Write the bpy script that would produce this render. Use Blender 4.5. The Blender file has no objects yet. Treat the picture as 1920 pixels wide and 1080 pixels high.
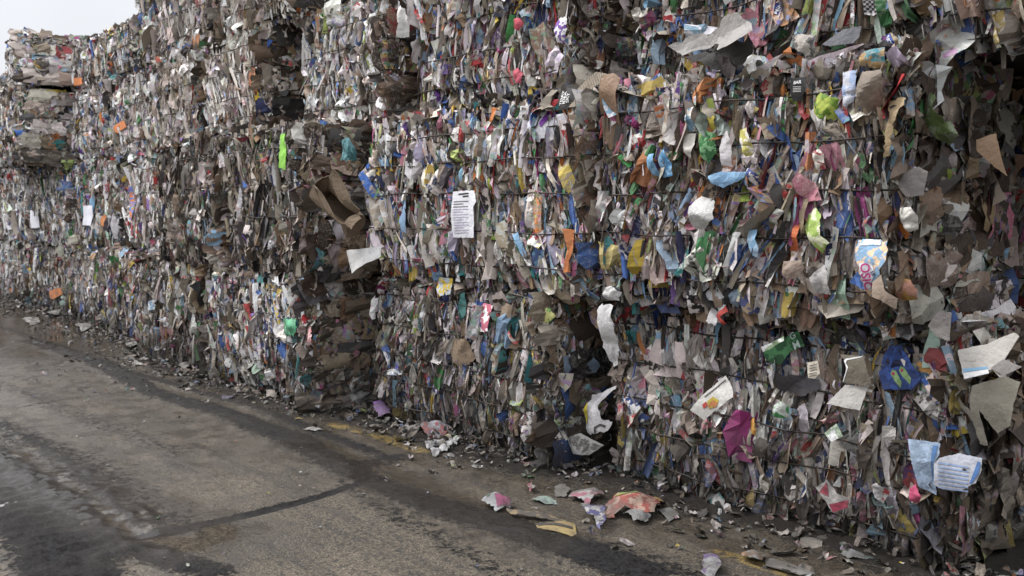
import bpy, bmesh, math, random
import numpy as np
from mathutils import Vector, Matrix

random.seed(7)
scene = bpy.context.scene
COL = scene.collection

# ------------------------------------------------------------------ camera
ALPHA = math.radians(42.0)          # angle between the view and the line of the wall
FPX = 1700.0
PITCH = math.atan(145.0 / FPX)
CAM = Vector((0.0, -3.9, 1.53))
fwd = Vector((-math.cos(ALPHA) * math.cos(PITCH), math.sin(ALPHA) * math.cos(PITCH), -math.sin(PITCH)))
cam_data = bpy.data.cameras.new("camera")
cam = bpy.data.objects.new("camera", cam_data)
COL.objects.link(cam)
cam.location = CAM
cam.rotation_euler = fwd.to_track_quat('-Z', 'Y').to_euler()
cam_data.sensor_width = 36.0
cam_data.lens = FPX / 1920.0 * 36.0
cam_data.clip_start = 0.05
cam_data.clip_end = 2000.0
cam_data.dof.use_dof = True
cam_data.dof.focus_distance = 4.6
cam_data.dof.aperture_fstop = 4.0
scene.camera = cam

# ------------------------------------------------------------------ light
world = bpy.data.worlds.new("World")
scene.world = world
world.use_nodes = True
wn = world.node_tree
wn.nodes.clear()
SUN_EL, SUN_AZ = math.radians(49), math.radians(238)   # azimuth clockwise from +Y
out = wn.nodes.new('ShaderNodeOutputWorld')
bg = wn.nodes.new('ShaderNodeBackground')
sky = wn.nodes.new('ShaderNodeTexSky')
sky.sky_type = 'NISHITA'
sky.sun_disc = False
sky.sun_elevation = SUN_EL
sky.sun_rotation = SUN_AZ
sky.dust_density = 6.0
sky.air_density = 1.2
geo = wn.nodes.new('ShaderNodeTexCoord')
sep = wn.nodes.new('ShaderNodeSeparateXYZ')
wn.links.new(geo.outputs['Generated'], sep.inputs[0])
ramp = wn.nodes.new('ShaderNodeValToRGB')          # cloud deck: brighter towards the zenith
ramp.color_ramp.elements[0].position = 0.0
ramp.color_ramp.elements[0].color = (6.8, 7.0, 7.4, 1)
ramp.color_ramp.elements[1].position = 0.95
ramp.color_ramp.elements[1].color = (30.0, 30.4, 31.4, 1)
_e = ramp.color_ramp.elements.new(0.25); _e.color = (7.7, 7.9, 8.35, 1)
wn.links.new(sep.outputs['Z'], ramp.inputs[0])
nz = wn.nodes.new('ShaderNodeTexNoise')
nz.inputs['Scale'].default_value = 2.2
nz.inputs['Detail'].default_value = 4
wn.links.new(geo.outputs['Generated'], nz.inputs['Vector'])
mr = wn.nodes.new('ShaderNodeMapRange')
mr.inputs['From Min'].default_value = 0.3
mr.inputs['From Max'].default_value = 0.7
mr.inputs['To Min'].default_value = 0.88
mr.inputs['To Max'].default_value = 1.08
wn.links.new(nz.outputs['Fac'], mr.inputs['Value'])
mul = wn.nodes.new('ShaderNodeVectorMath')
mul.operation = 'SCALE'
wn.links.new(ramp.outputs['Color'], mul.inputs[0])
wn.links.new(mr.outputs[0], mul.inputs['Scale'])
mix = wn.nodes.new('ShaderNodeMix')
mix.data_type = 'RGBA'
mix.inputs['Factor'].default_value = 0.92
wn.links.new(sky.outputs['Color'], mix.inputs['A'])
wn.links.new(mul.outputs[0], mix.inputs['B'])
wn.links.new(mix.outputs['Result'], bg.inputs['Color'])
bg.inputs['Strength'].default_value = 0.06
wn.links.new(bg.outputs[0], out.inputs[0])

sd = bpy.data.lights.new("sun", 'SUN')
sd.energy = 1.5
sd.angle = math.radians(11)
sd.color = (1.0, 0.97, 0.94)
sun = bpy.data.objects.new("sun", sd)
COL.objects.link(sun)
sdir = Vector((math.sin(SUN_AZ) * math.cos(SUN_EL), math.cos(SUN_AZ) * math.cos(SUN_EL), math.sin(SUN_EL)))
sun.rotation_euler = sdir.to_track_quat('Z', 'Y').to_euler()

scene.view_settings.view_transform = 'Standard'
scene.view_settings.look = 'None'
scene.view_settings.exposure = 1.0
scene.view_settings.gamma = 1.0
scene.view_settings.use_curve_mapping = False

# ------------------------------------------------------------------ projection helpers (photo pixel -> place)
Rm = fwd.to_track_quat('-Z', 'Y').to_matrix()
def ray(px, py):
    return Rm @ Vector(((px - 960) / FPX, (540 - py) / FPX, -1.0))
def on_wall(px, py, Y=0.0):
    d = ray(px, py)
    return CAM + d * ((Y - CAM.y) / d.y)
def on_ground(px, py, z=0.0):
    d = ray(px, py)
    return CAM + d * ((z - CAM.z) / d.z)

# ------------------------------------------------------------------ numeric noise
_tab = np.random.RandomState(3).rand(256, 256).astype(np.float32)
def vnoise(x, y):
    xi = np.floor(x).astype(np.int64); yi = np.floor(y).astype(np.int64)
    fx = x - xi; fy = y - yi
    fx = fx * fx * (3 - 2 * fx); fy = fy * fy * (3 - 2 * fy)
    a = _tab[xi & 255, yi & 255]; b = _tab[(xi + 1) & 255, yi & 255]
    c = _tab[xi & 255, (yi + 1) & 255]; d = _tab[(xi + 1) & 255, (yi + 1) & 255]
    return (a * (1 - fx) + b * fx) * (1 - fy) + (c * (1 - fx) + d * fx) * fy - 0.5
def fbm(x, y, o=4):
    s = 0; amp = 1.0; f = 1.0
    for k in range(o):
        s = s + amp * vnoise(x * f + 17.3 * k, y * f + 5.1 * k); amp *= 0.5; f *= 2.03
    return s

# ------------------------------------------------------------------ materials
def new_mat(name):
    m = bpy.data.materials.new(name)
    m.use_nodes = True
    m.node_tree.nodes.clear()
    return m, m.node_tree
class NT:
    def __init__(s, nt): s.nt = nt
    def n(s, t, **kw):
        nd = s.nt.nodes.new(t)
        for k, v in kw.items(): setattr(nd, k, v)
        return nd
    def l(s, a, b): s.nt.links.new(a, b)
    def math(s, op, a, b=None, c=None, clamp=False):
        nd = s.n('ShaderNodeMath', operation=op, use_clamp=clamp)
        for i, v in enumerate((a, b, c)):
            if v is None: continue
            if isinstance(v, (int, float)): nd.inputs[i].default_value = v
            else: s.l(v, nd.inputs[i])
        return nd.outputs[0]
    def step(s, v, lo, hi):
        nd = s.n('ShaderNodeMapRange')
        s.l(v, nd.inputs['Value'])
        nd.inputs['From Min'].default_value = lo; nd.inputs['From Max'].default_value = hi
        return nd.outputs[0]
    def mix(s, f, a, b, blend='MIX'):
        nd = s.n('ShaderNodeMix', data_type='RGBA', blend_type=blend)
        for k, v in (('Factor', f), ('A', a), ('B', b)):
            if isinstance(v, (int, float)): nd.inputs[k].default_value = v
            elif isinstance(v, tuple): nd.inputs[k].default_value = (*v, 1) if len(v) == 3 else v
            else: s.l(v, nd.inputs[k])
        return nd.outputs['Result']
    def noise(s, vec, scale, detail=3, rough=0.5):
        nd = s.n('ShaderNodeTexNoise')
        if vec is not None: s.l(vec, nd.inputs['Vector'])
        nd.inputs['Scale'].default_value = scale
        nd.inputs['Detail'].default_value = detail
        nd.inputs['Roughness'].default_value = rough
        return nd.outputs['Fac']

def make_paper_material():
    m, nt = new_mat("printed_paper"); N = NT(nt)
    o = N.n('ShaderNodeOutputMaterial'); b = N.n('ShaderNodeBsdfPrincipled'); N.l(b.outputs[0], o.inputs[0])
    a1 = N.n('ShaderNodeAttribute', attribute_name='col1').outputs['Color']
    a2 = N.n('ShaderNodeAttribute', attribute_name='col2').outputs['Color']
    uv = N.n('ShaderNodeAttribute', attribute_name='uvs').outputs['Vector']
    prm = N.n('ShaderNodeAttribute', attribute_name='prm').outputs['Vector']   # pattern choice, gloss, back bareness
    sp = N.n('ShaderNodeSeparateXYZ'); N.l(prm, sp.inputs[0]); pat, gls, bare = sp.outputs
    su = N.n('ShaderNodeSeparateXYZ'); N.l(uv, su.inputs[0]); U, V, S = su.outputs
    pos = N.n('ShaderNodeNewGeometry')
    P = pos.outputs['Position']
    # colour fields
    blob = N.step(N.noise(uv, 21, 3, .55), .50, .525)
    fine = N.step(N.noise(uv, 75, 2, .5), .50, .54)
    m1 = N.math('MULTIPLY', blob, N.step(pat, .45, .46))
    c = N.mix(m1, a1, a2)
    m2 = N.math('MULTIPLY', N.math('MULTIPLY', fine, N.step(pat, .80, .81)), .4)
    pale = N.mix(.5, a2, (.55, .53, .48))
    c = N.mix(m2, c, pale)
    # print: rows of small type, headings
    row = N.math('FRACT', N.math('MULTIPLY', V, 210))
    rowm = N.math('LESS_THAN', row, .42)
    scl = N.n('ShaderNodeVectorMath', operation='MULTIPLY'); N.l(uv, scl.inputs[0]); scl.inputs[1].default_value = (600, 210, 1)
    snap = N.n('ShaderNodeVectorMath', operation='FLOOR'); N.l(scl.outputs[0], snap.inputs[0])
    wn1 = N.n('ShaderNodeTexWhiteNoise'); N.l(snap.outputs[0], wn1.inputs['Vector'])
    glyph = N.math('GREATER_THAN', wn1.outputs['Value'], .38)
    para = N.step(N.noise(uv, 9, 1, .5), .50, .52)
    txt = N.math('MULTIPLY', N.math('MULTIPLY', rowm, glyph), para)
    txtsel = N.math('MULTIPLY', N.step(pat, .25, .26), N.math('SUBTRACT', 1.0, N.step(pat, .56, .57)))
    c = N.mix(N.math('MULTIPLY', N.math('MULTIPLY', txt, txtsel), .6), c, (.05, .05, .06))
    # bars of colour / headings
    barn = N.math('GREATER_THAN', N.math('FRACT', N.math('ADD', N.math('MULTIPLY', V, 9), N.math('MULTIPLY', U, 3))), .74)
    c = N.mix(N.math('MULTIPLY', N.math('MULTIPLY', barn, N.step(pat, .84, .85)), .85), c, a2)
    vc = N.n('ShaderNodeTexVoronoi'); N.l(uv, vc.inputs['Vector']); vc.inputs['Scale'].default_value = 24
    hs = N.n('ShaderNodeHueSaturation'); hs.inputs['Saturation'].default_value = .75; hs.inputs['Value'].default_value = .55; N.l(vc.outputs['Color'], hs.inputs['Color'])
    m5 = N.math('MULTIPLY', N.math('MULTIPLY', N.step(pat, .73, .74), N.math('SUBTRACT', 1.0, N.step(pat, .86, .87))), N.step(N.noise(uv, 20, 2, .5), .51, .53))
    c = N.mix(N.math('MULTIPLY', m5, .55), c, hs.outputs['Color'])
    # unprinted back of the board
    bk = N.math('MULTIPLY', pos.outputs['Backfacing'], N.math('GREATER_THAN', bare, .5))
    c = N.mix(bk, c, (.30, .265, .215))
    # damp stains and grime
    g1 = N.step(N.noise(P, 5.5, 5, .65), .44, .68)
    c = N.mix(N.math('MULTIPLY', g1, .25), c, (.075, .06, .048), 'MIX')
    g2 = N.step(N.noise(P, 70, 3, .7), .56, .70)
    c = N.mix(N.math('MULTIPLY', g2, .28), c, (.07, .06, .05), 'MIX')
    spz = N.n('ShaderNodeSeparateXYZ'); N.l(P, spz.inputs[0])
    zz = N.math('ADD', spz.outputs[2], N.math('MULTIPLY', N.math('SUBTRACT', N.noise(P, 7, 5, .7), .5), 1.5))
    mud = N.math('SUBTRACT', 1.0, N.step(zz, -.10, .62))
    c = N.mix(N.math('MULTIPLY', mud, .88), c, (.058, .052, .045))
    N.l(c, b.inputs['Base Color'])
    N.l(N.math('SUBTRACT', .82, N.math('MULTIPLY', gls, .5)), b.inputs['Roughness'])
    b.inputs['Specular IOR Level'].default_value = .35
    bp = N.n('ShaderNodeBump'); bp.inputs['Strength'].default_value = .65; bp.inputs['Distance'].default_value = .005
    vo = N.n('ShaderNodeTexVoronoi', feature='DISTANCE_TO_EDGE'); N.l(uv, vo.inputs['Vector']); vo.inputs['Scale'].default_value = 32
    h = N.math('ADD', N.math('MULTIPLY', N.noise(uv, 45, 3, .6), 1.0), N.math('MINIMUM', vo.outputs['Distance'], .25))
    N.l(h, bp.inputs['Height']); N.l(bp.outputs[0], b.inputs['Normal'])
    return m
PAPER = make_paper_material()

def make_core_material():
    m, nt = new_mat("packed_waste_core"); N = NT(nt)
    o = N.n('ShaderNodeOutputMaterial'); b = N.n('ShaderNodeBsdfPrincipled'); N.l(b.outputs[0], o.inputs[0])
    P = N.n('ShaderNodeNewGeometry').outputs['Position']
    sc = N.n('ShaderNodeVectorMath', operation='MULTIPLY'); N.l(P, sc.inputs[0]); sc.inputs[1].default_value = (3, 3, .5)
    f = N.step(N.noise(sc.outputs[0], 22, 4, .7), .35, .65)
    N.l(N.mix(f, (.012, .009, .007), (.055, .043, .033)), b.inputs['Base Color'])
    b.inputs['Roughness'].default_value = .9
    return m
CORE = make_core_material()

def make_wire_material():
    m, nt = new_mat("baling_wire"); N = NT(nt)
    o = N.n('ShaderNodeOutputMaterial'); b = N.n('ShaderNodeBsdfPrincipled'); N.l(b.outputs[0], o.inputs[0])
    P = N.n('ShaderNodeNewGeometry').outputs['Position']
    f = N.step(N.noise(P, 30, 3, .6), .45, .6)
    N.l(N.mix(f, (.018, .017, .017), (.05, .03, .02)), b.inputs['Base Color'])
    b.inputs['Metallic'].default_value = .4; b.inputs['Roughness'].default_value = .55
    return m
WIRE = make_wire_material()

def make_board_material():
    m, nt = new_mat("corrugated_board"); N = NT(nt)
    o = N.n('ShaderNodeOutputMaterial'); b = N.n('ShaderNodeBsdfPrincipled'); N.l(b.outputs[0], o.inputs[0])
    a1 = N.n('ShaderNodeAttribute', attribute_name='col1').outputs['Color']
    uv = N.n('ShaderNodeAttribute', attribute_name='uvs').outputs['Vector']
    su = N.n('ShaderNodeSeparateXYZ'); N.l(uv, su.inputs[0])
    P = N.n('ShaderNodeNewGeometry').outputs['Position']
    wv = N.math('SINE', N.math('MULTIPLY', su.outputs[0], 560))
    g = N.step(N.noise(P, 9, 5, .7), .45, .7)
    c = N.mix(N.math('MULTIPLY', g, .6), a1, (.07, .05, .035))
    c = N.mix(N.step(wv, .75, 1.0), c, N.mix(.5, a1, (.05, .035, .02)))
    N.l(c, b.inputs['Base Color']); b.inputs['Roughness'].default_value = .8
    bp = N.n('ShaderNodeBump'); bp.inputs['Strength'].default_value = .8; bp.inputs['Distance'].default_value = .004
    N.l(wv, bp.inputs['Height']); N.l(bp.outputs[0], b.inputs['Normal'])
    return m
BOARD = make_board_material()

def plain_mat(name, col, rough=.7):
    m, nt = new_mat(name); N = NT(nt)
    o = N.n('ShaderNodeOutputMaterial'); b = N.n('ShaderNodeBsdfPrincipled'); N.l(b.outputs[0], o.inputs[0])
    P = N.n('ShaderNodeNewGeometry').outputs['Position']
    f = N.step(N.noise(P, 60, 3, .6), .45, .75)
    N.l(N.mix(N.math('MULTIPLY', f, .5), col, tuple(v * .4 for v in col)), b.inputs['Base Color'])
    b.inputs['Roughness'].default_value = rough
    return m

# ------------------------------------------------------------------ object helpers
def tag(o, label=None, cat=None, group=None, kind=None):
    if label: o['label'] = label
    if cat: o['category'] = cat
    if group: o['group'] = group
    if kind: o['kind'] = kind
    return o
def mesh_np(name, co, quads, mat, attrs=None, flat=None, parent=None, tris=None):
    me = bpy.data.meshes.new(name)
    co = np.asarray(co, np.float32).reshape(-1, 3)
    faces = np.asarray(quads, np.int32)
    k = faces.shape[1]; nf = faces.shape[0]
    me.vertices.add(len(co)); me.vertices.foreach_set('co', co.ravel())
    me.loops.add(nf * k); me.loops.foreach_set('vertex_index', faces.ravel())
    me.polygons.add(nf); me.polygons.foreach_set('loop_start', np.arange(0, nf * k, k, dtype=np.int32))
    me.update(calc_edges=True)
    if attrs:
        for an, arr in attrs.items():
            if arr.shape[1] == 4:
                at = me.attributes.new(an, 'FLOAT_COLOR', 'POINT'); at.data.foreach_set('color', arr.astype(np.float32).ravel())
            else:
                at = me.attributes.new(an, 'FLOAT_VECTOR', 'POINT'); at.data.foreach_set('vector', arr.astype(np.float32).ravel())
    if flat is not None:
        at = me.attributes.get('sharp_face') or me.attributes.new('sharp_face', 'BOOLEAN', 'FACE')
        at.data.foreach_set('value', flat.astype(bool).ravel())
    me.validate()
    me.materials.append(mat)
    o = bpy.data.objects.new(name, me); COL.objects.link(o)
    if parent: o.parent = parent
    return o

# ------------------------------------------------------------------ colours of waste paper
C = dict(
    white=(.80, .80, .80), cream=(.70, .66, .59), lgrey=(.56, .55, .54), taupe=(.42, .375, .33), tan=(.38, .31, .23),
    kraft=(.26, .18, .11), dgrey=(.085, .081, .078), dbrown=(.075, .053, .036), black=(.025, .024, .025),
    blue=(.05, .14, .42), lblue=(.22, .40, .58), teal=(.03, .20, .21), green=(.05, .24, .07), lime=(.36, .48, .07),
    yellow=(.62, .46, .06), orange=(.56, .20, .05), red=(.40, .035, .04), pink=(.55, .19, .27), magenta=(.33, .04, .19),
    purple=(.17, .08, .33), navy=(.025, .035, .12), mint=(.40, .55, .47), lilac=(.42, .38, .52))
NEU = ['white', 'cream', 'lgrey', 'taupe', 'tan', 'kraft', 'dgrey', 'dbrown', 'black']
SAT = ['blue', 'lblue', 'teal', 'green', 'lime', 'yellow', 'orange', 'red', 'pink', 'magenta', 'purple', 'navy', 'mint', 'lilac']
SW = [1.9, 2.0, .6, .8, .4, .7, .7, 1.4, .9, .4, .25, 1.0, .4, .7]
STYLE = {
    'foot':   ([.5, .5, .6, 2.0, 1.2, 1.4, 3.4, 3.0, 2.0], .06),
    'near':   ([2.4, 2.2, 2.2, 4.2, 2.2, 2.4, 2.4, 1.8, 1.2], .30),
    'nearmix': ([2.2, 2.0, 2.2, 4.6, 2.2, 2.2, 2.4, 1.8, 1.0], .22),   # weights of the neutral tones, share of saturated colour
    'bright': ([4.8, 3.6, 2.4, 3.0, 1.8, 1.8, 1.8, 1.4, .9], .30),
    'mixed':  ([3.6, 3.2, 2.4, 3.4, 2.0, 1.9, 2.0, 1.5, .8], .20),
    'grime':  ([1.2, 1.8, 2.2, 5.0, 1.6, 1.2, 2.2, 1.2, .5], .14),
    'taupe':  ([1.4, 3.4, 3.6, 8.0, 1.6, .6, .6, .3, .1], .05),
    'dark':   ([.8, .8, 1.0, 3.2, 1.4, 1.6, 3.4, 2.6, .8], .05),
    'pale':   ([7.0, 4.0, 3.6, 2.4, 1.4, 1.1, .7, .6, .3], .16),
    'end':    ([.2, .2, .5, 1.6, 1.6, 5.0, 1.6, 4.0, .5], .05),
    'edge':   ([1.2, .8, 1.0, 2.2, 1.0, 1.0, 3.2, 2.2, 1.4], .08)}
def pick(style, n, r):
    w, s = STYLE[style]
    names = NEU + SAT
    p = np.array(list(np.array(w) / sum(w) * (1 - s)) + list(np.array(SW) / sum(SW) * s))
    idx = r.choice(len(names), n, p=p / p.sum())
    arr = np.array([C[k] for k in names])[idx]
    g = arr.mean(1, keepdims=True); arr = g + (arr - g) * r.uniform(.6, 1.05, (n, 1))
    arr = arr * r.uniform(.72, 1.2, (n, 1)) * r.uniform(.94, 1.06, (n, 3)) * np.array([1.03, .985, .985])
    if style in ('near', 'nearmix', 'end'): arr = arr * .82  # near palettes darkened to stand in for the dimmer light at the right
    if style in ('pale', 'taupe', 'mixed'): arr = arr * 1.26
    return np.clip(arr, 0.01, .84)

# ------------------------------------------------------------------ crumpled scraps, vectorised
GX, GY = 5, 5
_gx, _gy = np.meshgrid(np.linspace(-1, 1, GX), np.linspace(-1, 1, GY))
_gx = _gx.ravel()[None]; _gy = _gy.ravel()[None]
_q = []
for j in range(GY - 1):
    for i in range(GX - 1):
        a = j * GX + i; _q.append((a, a + 1, a + GX + 1, a + GX))
_q = np.array(_q, np.int32)

class Scraps:
    def __init__(s, seed):
        s.r = np.random.RandomState(seed); s.co = []; s.c1 = []; s.c2 = []; s.uv = []; s.pr = []; s.fl = []
    def add(s, cen, A, B, Nn, W, H, roll, yaw, pitch, taper, curl, bulge, crum, style, pleat=0.0):
        """cen (n,3); A,B,Nn face basis; W,H half sizes; rotations; taper of the ends; curl across; bulge along"""
        r = s.r; n = len(cen)
        if n == 0: return
        f = lambda v: np.broadcast_to(np.asarray(v, float), (n,))[:, None]
        W, H, roll, yaw, pitch, taper, curl, bulge, crum, pleat = map(f, (W, H, roll, yaw, pitch, taper, curl, bulge, crum, pleat))
        top = r.uniform(.5, 1.0, (n, 1)); bot = r.uniform(.5, 1.0, (n, 1))
        wy = 1 - taper * np.abs(_gy) ** 2.2 * np.where(_gy > 0, top, bot)
        skew = r.uniform(-.5, .5, (n, 1))
        x = (_gx * wy + skew * _gy * .4 + r.uniform(-.16, .16, (n, GX * GY))) * W
        y = _gy * H + r.uniform(-.13, .13, (n, GX * GY)) * np.minimum(H, W * 2)
        z = curl * (_gx ** 2) * W + bulge * np.cos(_gy * math.pi / 2) + r.normal(0, 1, (n, GX * GY)) * crum * W
        colz = r.uniform(-1, 1, (n, GX)); colz = np.tile(colz, (1, GY)); colz2 = np.tile(r.uniform(-1, 1, (n, GX)), (1, GY))
        z = z + pleat * W * (colz * (.5 - .5 * _gy) + colz2 * (.5 + .5 * _gy))
        fold = r.uniform(-1, 1, (n, 1))
        z = z + np.abs(_gy - fold * .5) * r.uniform(-.25, .25, (n, 1)) * H
        uvx = x.copy(); uvy = y.copy()
        cr, sr = np.cos(yaw), np.sin(yaw); x, z = x * cr + z * sr, -x * sr + z * cr
        cr, sr = np.cos(pitch), np.sin(pitch); y, z = y * cr - z * sr, y * sr + z * cr
        cr, sr = np.cos(roll), np.sin(roll); x, y = x * cr - y * sr, x * sr + y * cr
        P = cen[:, None, :] + x[..., None] * A + y[..., None] * B + z[..., None] * Nn
        s.co.append(P.reshape(-1, 3))
        c1 = pick(style, n, r); c2 = pick('bright', n, r)
        neutral_mask = r.rand(n) < {'taupe': .8, 'dark': .7, 'end': .7, 'edge': .7, 'grime': .5}.get(style, .25)
        c2[neutral_mask] = c1[neutral_mask] * .88
        rep = lambda a: np.repeat(np.concatenate([a, np.ones((n, 1))], 1), GX * GY, 0)
        s.c1.append(rep(c1)); s.c2.append(rep(c2))
        off = r.uniform(0, 40, (n, 3))
        s.uv.append(np.stack([uvx + off[:, :1], uvy + off[:, 1:2], np.broadcast_to(off[:, 2:], uvx.shape)], -1).reshape(-1, 3))
        pr = np.stack([r.rand(n), (r.rand(n) < .25) * r.rand(n), r.rand(n)], -1)
        s.pr.append(np.repeat(pr, GX * GY, 0))
        s.fl.append(np.repeat(r.rand(n) < .85, len(_q)))
    def clamp_front(s, front, pin, L, H):
        for k, P in enumerate(s.co):
            x = np.clip(P[:, 0], .005, L - .005); z = np.clip(P[:, 2], .005, H - .005)
            f = front(x, z); o = -P[:, 1] - f
            lim = .008 + .12 * (1 - pin(z) * np.clip(.6 + 1.5 * vnoise(x * 9 + 3, z * 14), 0, 1))
            inside = (P[:, 2] > .01) & (P[:, 2] < H - .01)
            s.co[k][:, 1] = np.where(inside, -(f + np.minimum(o, lim)), P[:, 1])
    def build(s, name, parent=None):
        co = np.concatenate(s.co); n = len(co) // (GX * GY)
        quads = (np.arange(n, dtype=np.int32)[:, None, None] * (GX * GY) + _q[None]).reshape(-1, 4)
        return mesh_np(name, co, quads, PAPER, dict(col1=np.concatenate(s.c1), col2=np.concatenate(s.c2),
                       uvs=np.concatenate(s.uv), prm=np.concatenate(s.pr)), np.concatenate(s.fl), parent)

# ------------------------------------------------------------------ one bale
def bale(L, D, H, style, seed, label, detail=1.0, nw=4, sc=1.0, end_style=None, group='wire-tied bales stacked in the wall', end_open=True, twist=0.0):
    """local frame: front face is y=0 facing -y, x from 0..L, z from 0..H, depth D"""
    root = bpy.data.objects.new('paper_bale', None); COL.objects.link(root)
    tag(root, label, 'bale', group)
    r = np.random.RandomState(seed)
    X0, Y0 = r.uniform(0, 100, 2)
    wires = [(k + .62) / (nw + .24) * H + r.uniform(-.02, .02) for k in range(nw)]
    tilt = r.uniform(-.012, .012, nw)
    band = H / (nw + .24)
    def pin(q):                            # 1 at a wire, 0 between
        d = np.min([np.abs(q - w) for w in wires], 0)
        return np.exp(-(d / .016) ** 2)
    def rnd(p, L_, q, H_, R=.22):
        def one(e, R): e = np.clip(e, 0, R) / R; return -R * .7 * (1 - np.sqrt(np.clip(1 - (1 - e) ** 2, 0, 1)))
        return one(np.minimum(p, L_ - p), .11) + one(np.minimum(q, H_ - q), R)
    def front(p, q):
        return rnd(p, L, q, H) + .07 * fbm(p * 2.3 + X0, q * 3.0 + Y0, 3) + .012 * (1 - pin(q)) + .05 * sc * fbm(p * 8 + Y0, q * 3.5 + X0, 2)
    def side(p, q):
        return rnd(p, D, q, H, .10) + .05 * fbm(p * 2.3 + Y0, q * 3.0 + X0, 3)
    # core
    def grid_face(fn, La, Lb, O, A, B, Nn, back):
        na, nb = max(4, int(La / .06)), max(4, int(Lb / .06))
        P, Q = np.meshgrid(np.linspace(0, La, na), np.linspace(0, Lb, nb))
        o_ = fn(P, Q) - back
        co = O + P[..., None] * A + Q[..., None] * B + o_[..., None] * Nn
        qd = []
        idx = np.arange(na * nb).reshape(nb, na)
        qd = np.stack([idx[:-1, :-1], idx[:-1, 1:], idx[1:, 1:], idx[1:, :-1]], -1).reshape(-1, 4)
        return co.reshape(-1, 3), qd
    ex, ey, ez = np.eye(3)
    zf = lambda p, q: 0 * p
    parts = [grid_face(front, L, H, np.zeros(3), ex, ez, -ey, .19),
             grid_face(side, D, H, np.array([L, 0, 0.]), ey, ez, ex, .08),
             grid_face(zf, D, H, np.array([.03, D, 0.]), -ey, ez, -ex, .0),
             grid_face(zf, L, H, np.array([L, D, 0.]), -ex, ez, ey, .03),
             grid_face(lambda p, q: .05 * fbm(p * 3 + X0, q * 3, 3), L, D, np.array([0, 0, H]), ex, ey, ez, .06),
             grid_face(zf, L, D, np.array([0, D, .02]), ex, -ey, -ez, .0)]
    co = []; qd = []; k = 0
    for c_, q_ in parts:
        co.append(c_); qd.append(q_ + k); k += len(c_)
    mesh_np('packed_core', np.concatenate(co), np.concatenate(qd), CORE, parent=root)
    S = Scraps(seed + 1)
    U = lambda a, b, n: r.uniform(a, b, n)
    nf = L * H / 2.0 * detail
    def fpos(p, q, dep): return np.stack([p, -(front(p, q) - dep), q], -1)
    # tongues of folded sheet pinched between the wires
    edges = [0] + wires + [H]
    n = int(1800 * nf / sc)
    bi = r.randint(0, len(edges) - 1, n); lo = np.array(edges)[bi]; hi = np.array(edges)[bi + 1]
    full = r.rand(n) < .5
    spanb = r.rand(n) < .3
    Hh = np.where(full, (hi - lo) * .5 * U(.7, 1.15, n) * np.where(spanb, 1.5, 1), U(.03, .085, n) * sc)
    q = np.where(full, (lo + hi) / 2 + U(-.01, .01, n), U(0, 1, n) * (hi - lo) + lo)
    p = U(0.01, L - .01, n)
    W = np.clip(r.lognormal(math.log(.0145 * sc), .72, n), .004, .07 * sc)
    yaw = r.choice([-1, 1], n) * np.abs(r.normal(.7, .55, n))
    S.add(fpos(p, q, np.where(r.rand(n) < .62, U(-.025, .04, n), U(.05, .15, n))), ex, ez, -ey, W, Hh, r.normal(twist, .11, n) + 1.1 * fbm(p * 1.7 + Y0, q * 3.1 + X0, 2), yaw, r.normal(0, .10, n),
          U(.05, .75, n), r.normal(-.1, .35, n), U(.0, .022, n), .05, style, U(.2, 1.1, n))
    # thin shreds and edges of sheet seen on end
    n = int(1700 * nf / sc)
    p = U(0, L, n); q = U(0, H, n)
    S.add(fpos(p, q, U(-.035, .06, n)), ex, ez, -ey, U(.003, .010, n), U(.02, .085, n), r.normal(twist, .26, n), r.normal(0, 1.1, n), r.normal(0, .25, n),
          U(.1, .8, n), r.normal(0, .4, n), U(0, .010, n), .2, style)
    # loose flaps
    n = int(120 * nf / sc)
    p = U(0.02, L - .02, n); q = U(.02, H - .02, n)
    S.add(fpos(p, q, U(-.03, .01, n)), ex, ez, -ey, U(.015, .055, n) * sc, U(.02, .075, n) * sc, r.normal(twist, .55, n), r.normal(0, .7, n), r.normal(.15, .4, n),
          U(0, .6, n), r.normal(0, .25, n), r.normal(0, .012, n), .08, style, U(.1, .7, n))
    # larger panels caught in the face
    n = int(46 * nf)
    p = U(.06, L - .06, n); q = U(.06, H - .06, n)
    S.add(fpos(p, q, U(-.026, .0, n)), ex, ez, -ey, U(.025, .055, n) * sc, U(.04, .08, n) * sc, r.normal(twist, .35, n), r.normal(0, .45, n), r.normal(.0, .2, n),
          U(0, .5, n), r.normal(0, .15, n), r.normal(0, .015, n), .05, style, U(.1, .6, n))
    # top and bottom rims: sheets hanging over and pressed flat
    n = int(240 * L / 2 * detail)
    p = U(0, L, n); top = r.rand(n) < .62
    q = np.where(top, H + U(-.05, .03, n), U(-.01, .05, n))
    qq = np.clip(q, 0.005, H - .005)
    cen = np.stack([p, -(front(p, qq)) + U(.0, .17, n), q], -1)
    S.add(cen, ex, ez, -ey, U(.01, .06, n), U(.015, .06, n), r.normal(0, 1.4, n), r.normal(0, .8, n), r.normal(1.0, .5, n),
          U(0, .7, n), r.normal(0, .5, n), r.normal(0, .02, n), .14, 'edge' if style not in ('pale', 'taupe') else style)
    S.clamp_front(front, pin, L, H)
    # big sheets flopping out of the seams above and below
    n = int(24 * L / 2 * detail)
    p = U(.03, L - .03, n); top = r.rand(n) < .75
    q = np.where(top, H + U(-.06, .02, n), U(-.0, .05, n)); qq = np.clip(q, 0.005, H - .005)
    cen = np.stack([p, -(front(p, qq)) - U(-.04, .06, n), q], -1)
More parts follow.
